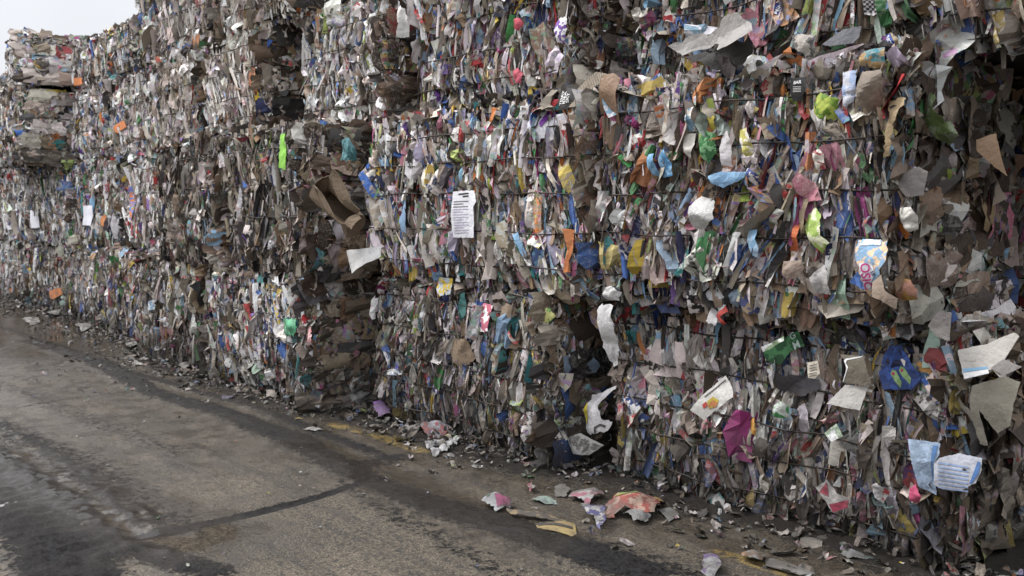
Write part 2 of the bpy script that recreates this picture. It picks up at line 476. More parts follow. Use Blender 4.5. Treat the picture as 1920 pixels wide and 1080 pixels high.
    S.add(cen, ex, ez, -ey, U(.04, .10, n) * sc, U(.03, .08, n) * sc, r.normal(0, .5, n), r.normal(0, .5, n), np.where(top, r.normal(1.0, .35, n), r.normal(-.4, .5, n)),
          U(0, .5, n), r.normal(0, .3, n), r.normal(0, .03, n), .07, 'edge' if style not in ('pale', 'taupe') else style)
    # right hand end face: flat panels seen face on, grey edges between
    if end_open:
        ns = D * H / 1.2 * detail
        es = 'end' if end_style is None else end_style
        def spos(p, q, dep): return np.stack([L + side(p, q) - dep, p, q], -1)
        n = int(380 * ns); p = U(0, D, n); q = U(.02, H - .02, n)
        S.add(spos(p, q, U(-.01, .05, n)), ey, ez, ex, U(.05, .17, n), U(.03, .11, n), r.normal(0, .16, n), r.normal(0, .18, n), r.normal(0, .2, n),
              U(0, .4, n), r.normal(0, .15, n), r.normal(0, .012, n), .05, es)
        n = int(64 * ns); p = U(.05, 1.0, n); bi = r.randint(0, len(edges) - 1, n)
        q = (np.array(edges)[bi] + np.array(edges)[bi + 1]) / 2 + U(-.02, .02, n)
        S.add(spos(p, q, U(-.02, .02, n)), ey, ez, ex, U(.10, .26, n), U(.06, .11, n), r.normal(0, .06, n), r.normal(0, .10, n), r.normal(0, .10, n),
              U(0, .2, n), r.normal(0, .1, n), U(.0, .03, n), .03, es)
        n = int(380 * ns); p = U(0, D, n); q = U(.0, H, n)
        S.add(spos(p, q, U(-.02, .04, n)), ey, ez, ex, U(.006, .035, n), U(.01, .05, n), r.normal(0, 1.2, n), r.normal(0, .7, n), r.normal(0, .6, n),
              U(0, .8, n), r.normal(0, .5, n), r.normal(0, .015, n), .18, es)
        # the front right corner, where front and end meet
        n = int(420 * H * detail); q = U(0, H, n); t = U(0, 1, n)
        cen = np.stack([L - .10 + .08 * t + U(-.02, .02, n), .10 - .09 * t + U(-.03, .03, n) + .0 * q, q], -1)
        S.add(cen, ex, ez, -ey, U(.008, .04, n), U(.02, .09, n), r.normal(0, .5, n), r.normal(-.8, .7, n), r.normal(0, .4, n),
              U(0, .8, n), r.normal(0, .5, n), r.normal(0, .02, n), .14, style)
    # sparse cover on the top
    n = int(260 * L / 2 * detail); p = U(0, L, n); q = U(0, .5, n)
    cen = np.stack([p, q, H - .04 + U(-.02, .06, n)], -1)
    S.add(cen, ex, ey, ez, U(.02, .07, n), U(.02, .08, n), U(-3, 3, n), r.normal(0, .5, n), r.normal(0, .5, n),
          U(0, .6, n), r.normal(0, .4, n), r.normal(0, .02, n), .12, 'edge' if style != 'pale' else style)
    face_ = S.build('compressed_paper', root)
    tag(face_, kind='stuff')
    # wires
    for w, t in zip(wires, tilt):
        ps = np.linspace(-.02, L - .02, 44)
        zs = w + t * np.sin(ps * 2.1) + .006 * np.sin(ps * 9 + w * 40)
        yy = -(front(np.clip(ps, .02, L - .02), zs)) - .042
        # the wire is taut: it rides over the high places
        ym = np.array([min(yy[max(0, i - 2):i + 3]) for i in range(len(yy))]) * .6 + yy * .4
        pts = [Vector((a, b_, c_)) for a, b_, c_ in zip(ps, ym, zs)]
        if end_open:
            es_ = np.linspace(.05, D * .8, 14)
            pts += [Vector((L + .012, .03, zs[-1]))] + [Vector((L + float(side(np.array(e), np.array(w))) + .015, e, zs[-1] + .01 * math.sin(e * 5))) for e in es_]
        tube('wire', pts, .0046, WIRE, root)
    return root

def tube(name, pts, rad, mat, parent=None, sides=5):
    n = len(pts); co = []
    for i, p in enumerate(pts):
        d = (pts[min(i + 1, n - 1)] - pts[max(i - 1, 0)]).normalized()
        u = d.cross(Vector((0, 0, 1)))
        if u.length < .1: u = d.cross(Vector((1, 0, 0)))
        u.normalize(); v = d.cross(u)
        for k in range(sides):
            a = 2 * math.pi * k / sides
            co.append(p + (u * math.cos(a) + v * math.sin(a)) * rad)
    q = []
    for i in range(n - 1):
        for k in range(sides):
            k2 = (k + 1) % sides
            q.append((i * sides + k, i * sides + k2, (i + 1) * sides + k2, (i + 1) * sides + k))
    return mesh_np(name, [tuple(c) for c in co], q, mat, parent=parent)

# ------------------------------------------------------------------ the stacked wall
Z1, Z2, Z3, Z4 = 1.06, 2.20, 3.16, 4.2
#        x left, x right, front offset, z0, z1, style, detail, wires, label
BALES = [
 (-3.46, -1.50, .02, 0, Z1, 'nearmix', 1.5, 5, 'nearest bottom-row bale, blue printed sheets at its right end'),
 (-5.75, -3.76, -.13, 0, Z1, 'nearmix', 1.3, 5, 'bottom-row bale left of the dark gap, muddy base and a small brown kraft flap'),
 (-7.95, -6.05, -.45, 0, Z1, 'mixed', 1.2, 5, 'bottom-row bale holding the crumpled green bag, brown end face showing'),
 (-9.92, -7.99, -.40, 0, Z1, 'grime', 1.1, 5, 'grimy grey bottom-row bale just left of the green-bag bale'),
 (-11.9, -9.98, -.12, 0, Z1, 'mixed', 1.0, 4, 'bottom-row bale at the step in the foot of the wall'),
 (-13.9, -11.95, .0, 0, Z1, 'pale', .9, 4, 'pale bottom-row bale carrying the lowest orange tag beside the wet ground'),
 (-15.9, -13.95, .05, 0, Z1, 'mixed', .8, 4, 'bottom-row bale second from the left edge of the photo'),
 (-17.9, -15.95, .1, 0, Z1, 'pale', .8, 4, 'bottom-row bale at the far left edge of the photo'),
 (-20.0, -17.95, .1, 0, Z1, 'mixed', .6, 4, 'bottom-row bale at the far end of the wall, cut by the photo edge'),
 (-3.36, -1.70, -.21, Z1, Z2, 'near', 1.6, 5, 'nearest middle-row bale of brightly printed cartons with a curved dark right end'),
 (-5.68, -3.42, -.15, Z1, Z2, 'bright', 1.4, 5, 'middle-row bale of colourful cartons carrying the printed white document'),
 (-7.50, -5.98, -.45, Z1, Z2, 'dark', 1.2, 4, 'jutting dark middle-row bale with a cardboard box poking out'),
 (-9.10, -7.55, -.45, Z1, Z2, 'dark', 1.1, 4, 'dark brown-grey middle-row bale left of the lime green strip'),
 (-11.2, -9.25, .0, Z1, Z2, 'pale', 1.0, 4, 'pale middle-row bale just left of the jutting dark bales'),
 (-13.2, -11.25, .0, Z1, Z2, 'mixed', .9, 4, 'middle-row bale with a curled white sheet and an orange tag side by side'),
 (-15.3, -13.25, .0, Z1, Z2, 'pale', .8, 4, 'middle-row bale with the second white sheet from the left'),
 (-17.4, -15.35, .05, Z1, Z2, 'pale', .8, 4, 'middle-row bale with the leftmost white sheet'),
 (-19.5, -17.45, .05, Z1, Z2, 'pale', .6, 4, 'middle-row bale at the far end of the wall, cut by the photo edge'),
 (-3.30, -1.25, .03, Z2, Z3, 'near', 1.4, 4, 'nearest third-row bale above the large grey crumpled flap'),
 (-5.36, -3.66, .0, Z2, Z3, 'bright', 1.3, 4, 'third-row bale of bright torn packaging left of the dark recess at the top'),
 (-6.95, -5.60, .0, Z2, Z3, 'pale', 1.2, 4, 'narrow pale third-row bale between two brown bale ends'),
 (-8.60, -7.38, -.12, Z2, Z3, 'taupe', 1.1, 4, 'uniform grey-brown third-row bale with flat brown cardboard on its end'),
 (-9.95, -8.64, -.12, Z2, Z3, 'taupe', 1.1, 4, 'uniform grey-brown third-row bale further from the brown cardboard end'),
 (-11.7, -10.0, .0, Z2, Z3, 'pale', 1.0, 4, 'pale third-row bale carrying the orange tag above the curled sheet'),
 (-13.3, -11.75, .05, Z2, Z3, 'pale', .9, 4, 'pale third-row bale right of the column of layered end faces'),
 (-15.6, -13.55, -.5, Z2, Z3, 'mixed', .9, 4, 'third-row bale with layered brown boards showing on its jutting end'),
 (-17.6, -15.65, .0, Z2, Z3, 'pale', .7, 4, 'third-row bale at the left edge of the photo'),
 (-19.6, -17.65, .0, Z2, Z3, 'mixed', .6, 4, 'third-row bale at the far end of the wall, cut by the photo edge'),
 (-6.3, -4.4, .05, Z3, Z4, 'bright', .7, 4, 'top-row bale cut by the upper photo edge, right of the dark flat seam'),
 (-8.3, -6.75, -.1, Z3, Z4, 'taupe', 1.0, 4, 'top-row bale with dark flattened layers on its right end'),
 (-9.9, -8.35, -.05, Z3, Z4, 'taupe', 1.0, 4, 'top-row bale with an orange-brown card near its middle'),
 (-10.65, -9.95, .0, Z3, Z4 - .05, 'pale', 1.0, 4, 'top-row bale whose left corner steps down against the sky'),
 (-13.3, -10.7, .05, Z3, 3.78, 'pale', .9, 3, 'low top-row bale on the skyline between the corner step and the rounded mound'),
 (-14.2, -13.5, -.5, Z3, 3.86, 'pale', .9, 3, 'rounded top-row bale on the skyline with a bluish crumpled top'),
 (-15.6, -14.25, -.42, Z3, 3.56, 'pale', .8, 3, 'top-row bale sloping down on the skyline left of the rounded mound'),
 (-17.6, -15.65, -.1, Z3, 3.5, 'mixed', .6, 3, 'leftmost top-row bale against the sky'),
]
def build_wall():
    out = []
    for i, (x0, x1, off, z0, z1, st, det, nw, lab) in enumerate(BALES):
        b = bale(x1 - x0, 1.15, z1 - z0 - .045, st, 100 + 13 * i, lab, det, nw, end_style='grime' if x0 < -10 else None, sc=1.32 if x0 > -3.6 else (1.2 if x0 > -5.7 else (1.1 if x0 > -10 else 1.0)), twist=random.uniform(-.08, .08))
        b.location = (x0, off, z0 + (.0 if z0 == 0 else .01))
        b.rotation_euler = (0, -.13 if z1 == 3.86 else 0, math.radians(random.uniform(-1.2, 1.2)))
        out.append(b)
    return out
bales = build_wall()

def copy_thing(o, loc, rz, label, group):
    c = o.copy(); COL.objects.link(c); c.location = loc; c.rotation_euler = (0, 0, rz)
    c['label'] = label; c['group'] = group
    for ch in o.children:
        d = ch.copy(); COL.objects.link(d); d.parent = c
    return c
# second row behind, seen through the gaps
for x, z, k, w in ((-2.9, 0, 0, 'bottom'), (-2.9, Z1, 9, 'middle'), (-2.9, Z2, 18, 'third'), (-4.6, 0, 0, 'bottom'), (-4.4, Z1, 9, 'middle'), (-4.6, Z2, 18, 'third'), (-6.9, 0, 2, 'bottom'), (-6.6, Z1, 10, 'middle'), (-6.6, Z2, 18, 'third'), (-8.9, Z2, 18, 'third')):
    copy_thing(bales[k], (x, 1.2 if x > -5 else 1.0, z), 0, '%s-row bale behind the front row, %s' % (w, 'at the right edge of the photo' if x > -3 else ('dark inside the nearer gap' if x > -5 else ('dark inside the middle gap' if x > -7 else 'dark inside the farther gap'))), 'bales behind the front row')
# unseen stack added right of the view to shade the end of the wall
for z, k, w in ((0, 1, 'bottom'), (Z1, 10, 'middle'), (Z2, 18, 'third'), (Z3, 19, 'top')):
    copy_thing(bales[k], (-.50, -.95, z), math.radians(2), '%s bale of the unseen stack added past the right edge for shade' % w, 'bales of the unseen added stack')

# ------------------------------------------------------------------ ground
def make_ground_material():
    m, nt = new_mat("wet_concrete"); N = NT(nt)
    o = N.n('ShaderNodeOutputMaterial'); b = N.n('ShaderNodeBsdfPrincipled'); N.l(b.outputs[0], o.inputs[0])
    at = N.n('ShaderNodeAttribute', attribute_name='msk').outputs['Vector']
    s = N.n('ShaderNodeSeparateXYZ'); N.l(at, s.inputs[0]); mud, wet, yel = s.outputs
    P = N.n('ShaderNodeNewGeometry').outputs['Position']
    n1 = N.noise(P, 1.3, 5, .6); n2 = N.noise(P, 42, 5, .8); n3 = N.noise(P, 120, 3, .7); n4 = N.noise(P, 9, 5, .7)
    c = N.mix(N.step(n1, .35, .65), (.044, .036, .027), (.112, .090, .065))
    c = N.mix(N.math('MULTIPLY', N.step(n4, .45, .62), .6), c, (.048, .041, .033))
    c = N.mix(N.math('MULTIPLY', N.step(n3, .53, .57), .6), c, (.26, .215, .155))
    c = N.mix(N.math('MULTIPLY', N.step(n2, .52, .57), .85), c, (.024, .021, .018))
    sm = N.n('ShaderNodeMapping'); N.l(P, sm.inputs['Vector']); sm.inputs['Rotation'].default_value = (0, 0, math.radians(-3)); sm.inputs['Scale'].default_value = (.55, 5.5, 1)
    smear = N.math('MULTIPLY', N.step(N.noise(sm.outputs[0], 1.5, 6, .72), .50, .60), N.step(n2, .34, .52))
    c = N.mix(N.math('MULTIPLY', smear, .55), c, (.026, .023, .020))
    spot = N.math('MULTIPLY', N.step(N.noise(P, 17, 5, .8), .57, .60), .8)
    c = N.mix(spot, c, (.018, .017, .016))
    c = N.mix(N.math('MULTIPLY', yel, N.math('MULTIPLY', N.step(n4, .44, .54), N.step(n3, .40, .52))), c, (.40, .28, .08))
    md = N.step(N.math('ADD', mud, N.math('MULTIPLY', N.math('SUBTRACT', N.noise(P, 24, 6, .8), .5), 1.9)), .44, .58)
    c = N.mix(N.math('MULTIPLY', md, .93), c, N.mix(N.step(n2, .4, .6), (.004, .004, .005), (.034, .034, .037)))
    wd = N.step(N.math('ADD', wet, N.math('MULTIPLY', N.math('SUBTRACT', N.noise(P, 5, 4, .6), .5), .9)), .30, .75)
    c = N.mix(N.math('MULTIPLY', wd, .6), c, (.024, .020, .016))
    N.l(c, b.inputs['Base Color'])
    ro = N.math('SUBTRACT', .70, N.math('MULTIPLY', wd, .56))
    ro = N.math('ADD', ro, N.math('MULTIPLY', N.math('SUBTRACT', n2, .5), .35))
    ro = N.math('ADD', ro, N.math('MULTIPLY', md, .28))
    pud = N.step(N.math('ADD', wet, N.math('MULTIPLY', N.math('SUBTRACT', N.noise(P, 2.6, 4, .6), .5), .9)), .78, .92)
    ro = N.math('MULTIPLY', ro, N.math('SUBTRACT', 1.0, N.math('MULTIPLY', pud, .8)))
    N.l(N.math('MAXIMUM', ro, .06), b.inputs['Roughness'])
    bp = N.n('ShaderNodeBump'); bp.inputs['Distance'].default_value = .014
    N.l(N.math('MULTIPLY', N.math('SUBTRACT', .95, N.math('MULTIPLY', wd, .45)), N.math('SUBTRACT', 1.0, N.math('MULTIPLY', pud, .85))), bp.inputs['Strength'])
    N.l(N.math('SUBTRACT', .40, N.math('MULTIPLY', md, .28)), b.inputs['Specular IOR Level'])
    st = N.n('ShaderNodeMapping'); N.l(P, st.inputs['Vector']); st.inputs['Rotation'].default_value = (0, 0, math.radians(20)); st.inputs['Scale'].default_value = (1, 34, 1)
    n2 = N.math('ADD', n2, N.math('MULTIPLY', N.noise(st.outputs[0], 2.2, 4, .7), .45))
    h = N.math('ADD', N.math('ADD', n2, N.math('MULTIPLY', n3, .6)), N.math('MULTIPLY', md, N.math('MULTIPLY', N.noise(P, 75, 4, .8), 1.6)))
    N.l(h, bp.inputs['Height']); N.l(bp.outputs[0], b.inputs['Normal'])
    return m
GROUND = make_ground_material()

def seg_dist(X, Y, pts):
    best = np.full(X.shape, 1e9); tt = np.zeros(X.shape)
    tot = 0
    for (ax, ay), (bx, by) in zip(pts[:-1], pts[1:]):
        dx, dy = bx - ax, by - ay; l2 = dx * dx + dy * dy + 1e-9
        t = np.clip(((X - ax) * dx + (Y - ay) * dy) / l2, 0, 1)
        d = np.hypot(X - ax - t * dx, Y - ay - t * dy)
        m = d < best; best = np.where(m, d, best); tt = np.where(m, tot + t * math.sqrt(l2), tt); tot += math.sqrt(l2)
    return best, tt
def gp(l): return [tuple(on_ground(*p)[:2]) for p in l]

def build_ground():
    x0, x1, y0, y1, st = -22.0, 1.4, -4.6, 1.4, .02
    nx, ny = int((x1 - x0) / st), int((y1 - y0) / st)
    X, Y = np.meshgrid(np.linspace(x0, x1, nx), np.linspace(y0, y1, ny))
    Z = .012 * fbm(X * .8, Y * .8, 3) + .0035 * fbm(X * 9, Y * 9, 3)
    mud = np.zeros_like(X); wet = np.zeros_like(X); yel = np.zeros_like(X)
    wob = .05 * fbm(X * 2.2, Y * 2.2, 3)
    # long muddy tyre streak that sweeps from the far left to the lower right
    for pl, w, amp in (([(60, 640), (180, 680), (290, 735), (420, 775), (560, 830), (640, 875), (720, 915), (860, 965), (1010, 1010), (1200, 1075)], .15, 1.0),
                       ([(200, 690), (330, 722), (480, 765), (600, 812), (700, 850)], .10, .75),
                       ([(0, 615), (120, 652), (230, 690)], .12, .6),
                       ([(0, 800), (100, 850), (200, 935), (260, 985)], .10, .7),
                       ([(-60, 860), (40, 930), (90, 1000), (140, 1090)], .26, 1.05),
                       ([(140, 1060), (260, 1035), (400, 1075)], .14, .8),
                       ([(-60, 700), (60, 740), (200, 800), (330, 850)], .22, .42),
                       ([(-60, 780), (120, 860), (260, 960), (330, 990)], .30, .55),
                       ([(-20, 840), (60, 900), (160, 960), (230, 1040)], .09, .9),
                       ([(980, 1000), (1150, 1050), (1350, 1110)], .30, .5),
                       ([(640, 905), (720, 960), (830, 1010), (960, 1090)], .12, .45),
                       ([(650, 880), (690, 872), (730, 862)], .16, .7)):
        d, t = seg_dist(X, Y, gp(pl))
        k = np.clip(1.25 - (d + wob) / w, 0, 1)
        tread = .5 + .5 * np.sin(t * 55 + 6 * fbm(X * 3, Y * 3, 2))
        mud = np.maximum(mud, k * amp)
        Z += k * amp * (.010 + .010 * tread * (w > .2) + .02 * np.abs(fbm(X * 14, Y * 14, 3)))
    # joints between the slabs
    for pl, w, amp in (([(110, 1045), (240, 1015), (330, 998), (450, 968), (560, 940), (690, 905)], .05, 1.3),
                       ([(-40, 775), (60, 760), (150, 745), (270, 728)], .016, 1.1),
                       ([(-20, 655), (70, 648), (130, 640)], .014, .8)):
        d, t = seg_dist(X, Y, gp(pl))
        k = np.clip(1.3 - (d + wob * .25) / w, 0, 1)
        mud = np.maximum(mud, k * amp); Z -= np.clip(k, 0, 1) * .012
    # mud and wet along the foot of the bales
    foot = np.interp(X, [-22, -14, -12, -9.9, -9.8, -6.1, -6.0, -3.9, -3.5, 1.4], [.1, .05, 0, -.15, -.42, -.45, -.25, -.2, 0, 0])
    df = foot - Y
    base = np.clip(1.15 - (df + wob * 3) / .38, 0, 1)
    mud = np.maximum(mud, base * 1.0)
    Z += np.clip(base, 0, 1) * (.012 + .02 * np.abs(fbm(X * 7, Y * 7, 3)))
    wet = np.maximum(wet, np.clip(1.2 - (df + wob * 2) / 1.1, 0, 1) * .75)
    wet = np.maximum(wet, np.clip((-X - 6.5) / 5, 0, 1) * np.clip(1.6 - df / 2.2, 0, 1))
    wet = np.maximum(wet, np.clip((-X - 1.6) / 4, 0, 1) * .62)
    d, t = seg_dist(X, Y, gp([(0, 870), (150, 930), (350, 1010)])); wet = np.maximum(wet, np.clip(1.3 - d / .55, 0, 1) * .9)
    d, t = seg_dist(X, Y, gp([(560, 830), (760, 920), (1010, 1010)])); wet = np.maximum(wet, np.clip(1.3 - d / .4, 0, 1) * .8)
    # worn yellow line
    d, t = seg_dist(X, Y, gp([(625, 797), (700, 815), (792, 848)])); yel = np.maximum(yel, np.clip((.055 - d) / .02, 0, 1))
    d, t = seg_dist(X, Y, gp([(1345, 1036), (1430, 1062), (1530, 1092)])); yel = np.maximum(yel, np.clip((.045 - d) / .015, 0, 1))
    mud = np.where(yel > .3, mud * .45, mud)
    co = np.stack([X, Y, Z], -1).reshape(-1, 3)
    idx = np.arange(nx * ny).reshape(ny, nx)
    q = np.stack([idx[:-1, :-1], idx[:-1, 1:], idx[1:, 1:], idx[1:, :-1]], -1).reshape(-1, 4)
    o = mesh_np('road', co, q, GROUND, dict(msk=np.stack([mud, wet, yel], -1).reshape(-1, 3)))
    o.data.polygons.foreach_set('use_smooth', np.ones(len(o.data.polygons), bool))
    tag(o, kind='structure')
    # wide sheet out to the horizon
    g = mesh_np('ground', [(-900, -900, -.05), (900, -900, -.05), (900, 900, -.05), (-900, 900, -.05)], [(0, 1, 2, 3)], GROUND,
                dict(msk=np.array([[.1, .2, 0]] * 4)))
    tag(g, kind='structure')
build_ground()

# ------------------------------------------------------------------ single pieces that stand out
def col(c, k=1.0): return tuple(v * k for v in (C[c] if isinstance(c, str) else c))
def nearest_front(px, py, zoff=.06):
    """depth of the bale face seen at that place, a hand's breadth proud of it"""
    best = None
    for (x0, x1, off, z0, z1, *_) in BALES:
        p = on_wall(px, py, off)
        if x0 - .05 <= p.x <= x1 + .05 and z0 <= p.z <= z1:
            if best is None or off < best: best = off
    return (best if best is not None else 0.0) - zoff
class Sheet:
    pass
def sheet(name, label, cat, poly, c1, c2=None, pat=.1, Y=None, bulge=.015, crum=.006, lean=0.0, swing=0.0, thick=.0012,
          gloss=.1, ground=False, group=None, cuts=3, mat=None, parent=None, lift=.0, rot=0.0, freq=9.0, torn=None):
    """outline in photo pixels, put back on the face of the bale (or on the ground) it belongs to"""
    if Y is None: Y = nearest_front(sum(p[0] for p in poly) / len(poly), sum(p[1] for p in poly) / len(poly))
    if ground: pts = [on_ground(px, py, .012) for px, py in poly]; ax, ay, an = Vector((1, 0, 0)), Vector((0, 1, 0)), Vector((0, 0, 1))
    else: pts = [on_wall(px, py, Y) for px, py in poly]; ax, ay, an = Vector((1, 0, 0)), Vector((0, 0, 1)), Vector((0, -1, 0))
    cen = sum(pts, Vector()) / len(pts)
    loc2 = [((p - cen).dot(ax), (p - cen).dot(ay)) for p in pts]
    rad = max(math.hypot(*p) for p in loc2)
    if torn is None: torn = .012 if cat in ('board', 'cardboard', 'cardboard box', 'paper sheet', 'label', 'card', 'folder', 'tag', 'box') or cat is None else .05
    if cat in ('packaging', 'carton', 'wrapper') and not ground: torn = .02; crum = min(crum, .007); bulge *= .7
    elif torn < .02: bulge *= .6; crum = min(crum, .004)
    sd_ = sum(ord(ch) for ch in (label or name)) * .37 + len(poly)
    fr = random.Random(int(sd_ * 7) + 3)
    folds = [(fr.uniform(0, math.pi), fr.uniform(-.45, .45) * rad, fr.choice((-1, 1)) * fr.uniform(.18, .5)) for _ in range(3)]
    fk = min(1.0, crum / .008) * (.35 if pat == .1 and crum <= .004 else 1.0)
    def disp(x, y):
        d = bulge * .8 * (.8 - min(1, (x * x + y * y) / (rad * rad))) if not ground else bulge * (1 - min(1, (x * x + y * y) / (rad * rad)))
        f = .16 / max(rad, .05)
        v = float(fbm(np.array([x * f * 9 + sd_]), np.array([y * f * 9 + sd_ * 1.7]), 2)[0])
        for a_, o_, k_ in folds: d += fk * k_ * (abs(x * math.cos(a_) + y * math.sin(a_) - o_) - rad * .3) * (.28 if ground else .8)
        if not ground: d = max(d, -.07)
        d += crum * (abs(v) * 2 - .3) + lean * y + swing * x + lift
        if ground: d = max(d, -.004)
        return d
    bm = bmesh.new()
    vs = [bm.verts.new((a, b, 0)) for a, b in loc2]
    f = bm.faces.new(vs)
    bmesh.ops.triangulate(bm, faces=[f])
    for _ in range(cuts):
        bmesh.ops.subdivide_edges(bm, edges=[e for e in bm.edges if e.calc_length() > rad * .16], cuts=1, use_grid_fill=True)
        bmesh.ops.triangulate(bm, faces=bm.faces[:])
    bm.normal_update()
    rr = random.Random(int(sd_ * 10))
    co = []
    for v in bm.verts:
        x, y = v.co.x, v.co.y
        if v.is_boundary: x += rr.uniform(-torn, torn) * rad; y += rr.uniform(-torn, torn) * rad
        co.append((x, y)); 
    uvs = []
    ca, sa = math.cos(rot), math.sin(rot)
    for v, (x, y) in zip(bm.verts, co):
        uvs.append((x * ca + y * sa + sd_, -x * sa + y * ca + sd_ * .3, sd_))
        v.co = ax * x + ay * y + an * disp(x, y)
    me = bpy.data.meshes.new(name); bm.to_mesh(me); bm.free()
    n = len(me.vertices)
    c1 = col(c1); c2 = col(c2) if c2 else tuple(v * .6 for v in c1)
    gm = sum(c1) / 3; c1 = tuple((gm + (v - gm) * .84) * .86 for v in c1)
    for an_, val, ty in (('col1', [*c1, 1] * n, 0), ('col2', [*c2, 1] * n, 0)):
        at = me.attributes.new(an_, 'FLOAT_COLOR', 'POINT'); at.data.foreach_set('color', val)
    at = me.attributes.new('uvs', 'FLOAT_VECTOR', 'POINT'); at.data.foreach_set('vector', [c for u in uvs for c in u])
    at = me.attributes.new('prm', 'FLOAT_VECTOR', 'POINT'); at.data.foreach_set('vector', [pat, gloss, 0.0] * n)
    me.materials.append(mat or PAPER)
    o = bpy.data.objects.new(name, me); COL.objects.link(o)
    base = parent.sheet_loc if isinstance(parent, Sheet) else Vector((0, 0, 0))
    if parent is None: o.location = cen; tag(o, label, cat, group)
    else:
        o.parent = parent.o; o.location = cen - parent.cen
    sm = o.modifiers.new('thickness', 'SOLIDIFY'); sm.thickness = thick; sm.offset = 0
    h = Sheet(); h.o = o; h.cen = cen; h.disp = disp; h.ax, h.ay, h.an = ax, ay, an; h.Y = Y; h.ground = ground; h.sheet_loc = cen
    return h
INK = {}
def ink(c):
    k = c if isinstance(c, str) else str(c)
    if k not in INK: INK[k] = plain_mat('printed_ink_' + (c if isinstance(c, str) else 'tint'), col(c))
    return INK[k]
def lettering(h, text, px, py, size_px, rot=0.0, c='black', out=.003, squeeze=1.0):
    p = on_ground(px, py, .012) if h.ground else on_wall(px, py, h.Y)
    q = on_ground(px, py - size_px, .012) if h.ground else on_wall(px, py - size_px, h.Y)
    size = (q - p).length
    cu = bpy.data.curves.new('lettering', 'FONT'); cu.body = text; cu.size = size * 1.35; cu.align_x = 'CENTER'; cu.align_y = 'CENTER'
    cu.offset = size * .025
    t = bpy.data.objects.new('lettering', cu); COL.objects.link(t)
    dg = bpy.context.evaluated_depsgraph_get(); dg.update()
    me = bpy.data.meshes.new_from_object(t.evaluated_get(dg)); me.name = 'lettering'
    bpy.data.objects.remove(t)
    bm = bmesh.new(); bm.from_mesh(me)
    bmesh.ops.triangulate(bm, faces=bm.faces[:])
    c_, s_ = math.cos(rot), math.sin(rot)
    ox, oy = (p - h.cen).dot(h.ax), (p - h.cen).dot(h.ay)
    for v in bm.verts:
        x, y = v.co.x * squeeze, v.co.y
        x, y = x * c_ - y * s_ + ox, x * s_ + y * c_ + oy
        v.co = h.ax * x + h.ay * y + h.an * (h.disp(x, y) + out)
    bm.to_mesh(me); bm.free(); me.materials.append(ink(c))
    o = bpy.data.objects.new('lettering', me); COL.objects.link(o); o.parent = h.o
    return o
def patch(h, name, poly, c, out=.002, pat=.1, c2=None, mat=None):
    """a printed field on a sheet, lying on its surface"""
    if h.ground: pts = [on_ground(px, py, .012) for px, py in poly]
    else: pts = [on_wall(px, py, h.Y) for px, py in poly]
    bm = bmesh.new()
    f = bm.faces.new([bm.verts.new(((p - h.cen).dot(h.ax), (p - h.cen).dot(h.ay), 0)) for p in pts])
    bmesh.ops.triangulate(bm, faces=[f])
    for _ in range(3): bmesh.ops.subdivide_edges(bm, edges=[e for e in bm.edges if e.calc_length() > .012], cuts=1, use_grid_fill=True); bmesh.ops.triangulate(bm, faces=bm.faces[:])
    uv = []
    for v in bm.verts:
        x, y = v.co.x, v.co.y; uv += [x, y, 0]
        v.co = h.ax * x + h.ay * y + h.an * (h.disp(x, y) + out)
    bmesh.ops.recalc_face_normals(bm, faces=bm.faces[:])
    me = bpy.data.meshes.new(name); bm.to_mesh(me); bm.free(); n = len(me.vertices)
    c1 = col(c); c2 = col(c2) if c2 else c1
    for a_, val in (('col1', [*c1, 1] * n), ('col2', [*c2, 1] * n)):
        at = me.attributes.new(a_, 'FLOAT_COLOR', 'POINT'); at.data.foreach_set('color', val)
    at = me.attributes.new('uvs', 'FLOAT_VECTOR', 'POINT'); at.data.foreach_set('vector', uv)
    at = me.attributes.new('prm', 'FLOAT_VECTOR', 'POINT'); at.data.foreach_set('vector', [pat, .1, 0.0] * n)
    me.materials.append(mat or PAPER)
    o = bpy.data.objects.new(name, me); COL.objects.link(o); o.parent = h.o
    return o

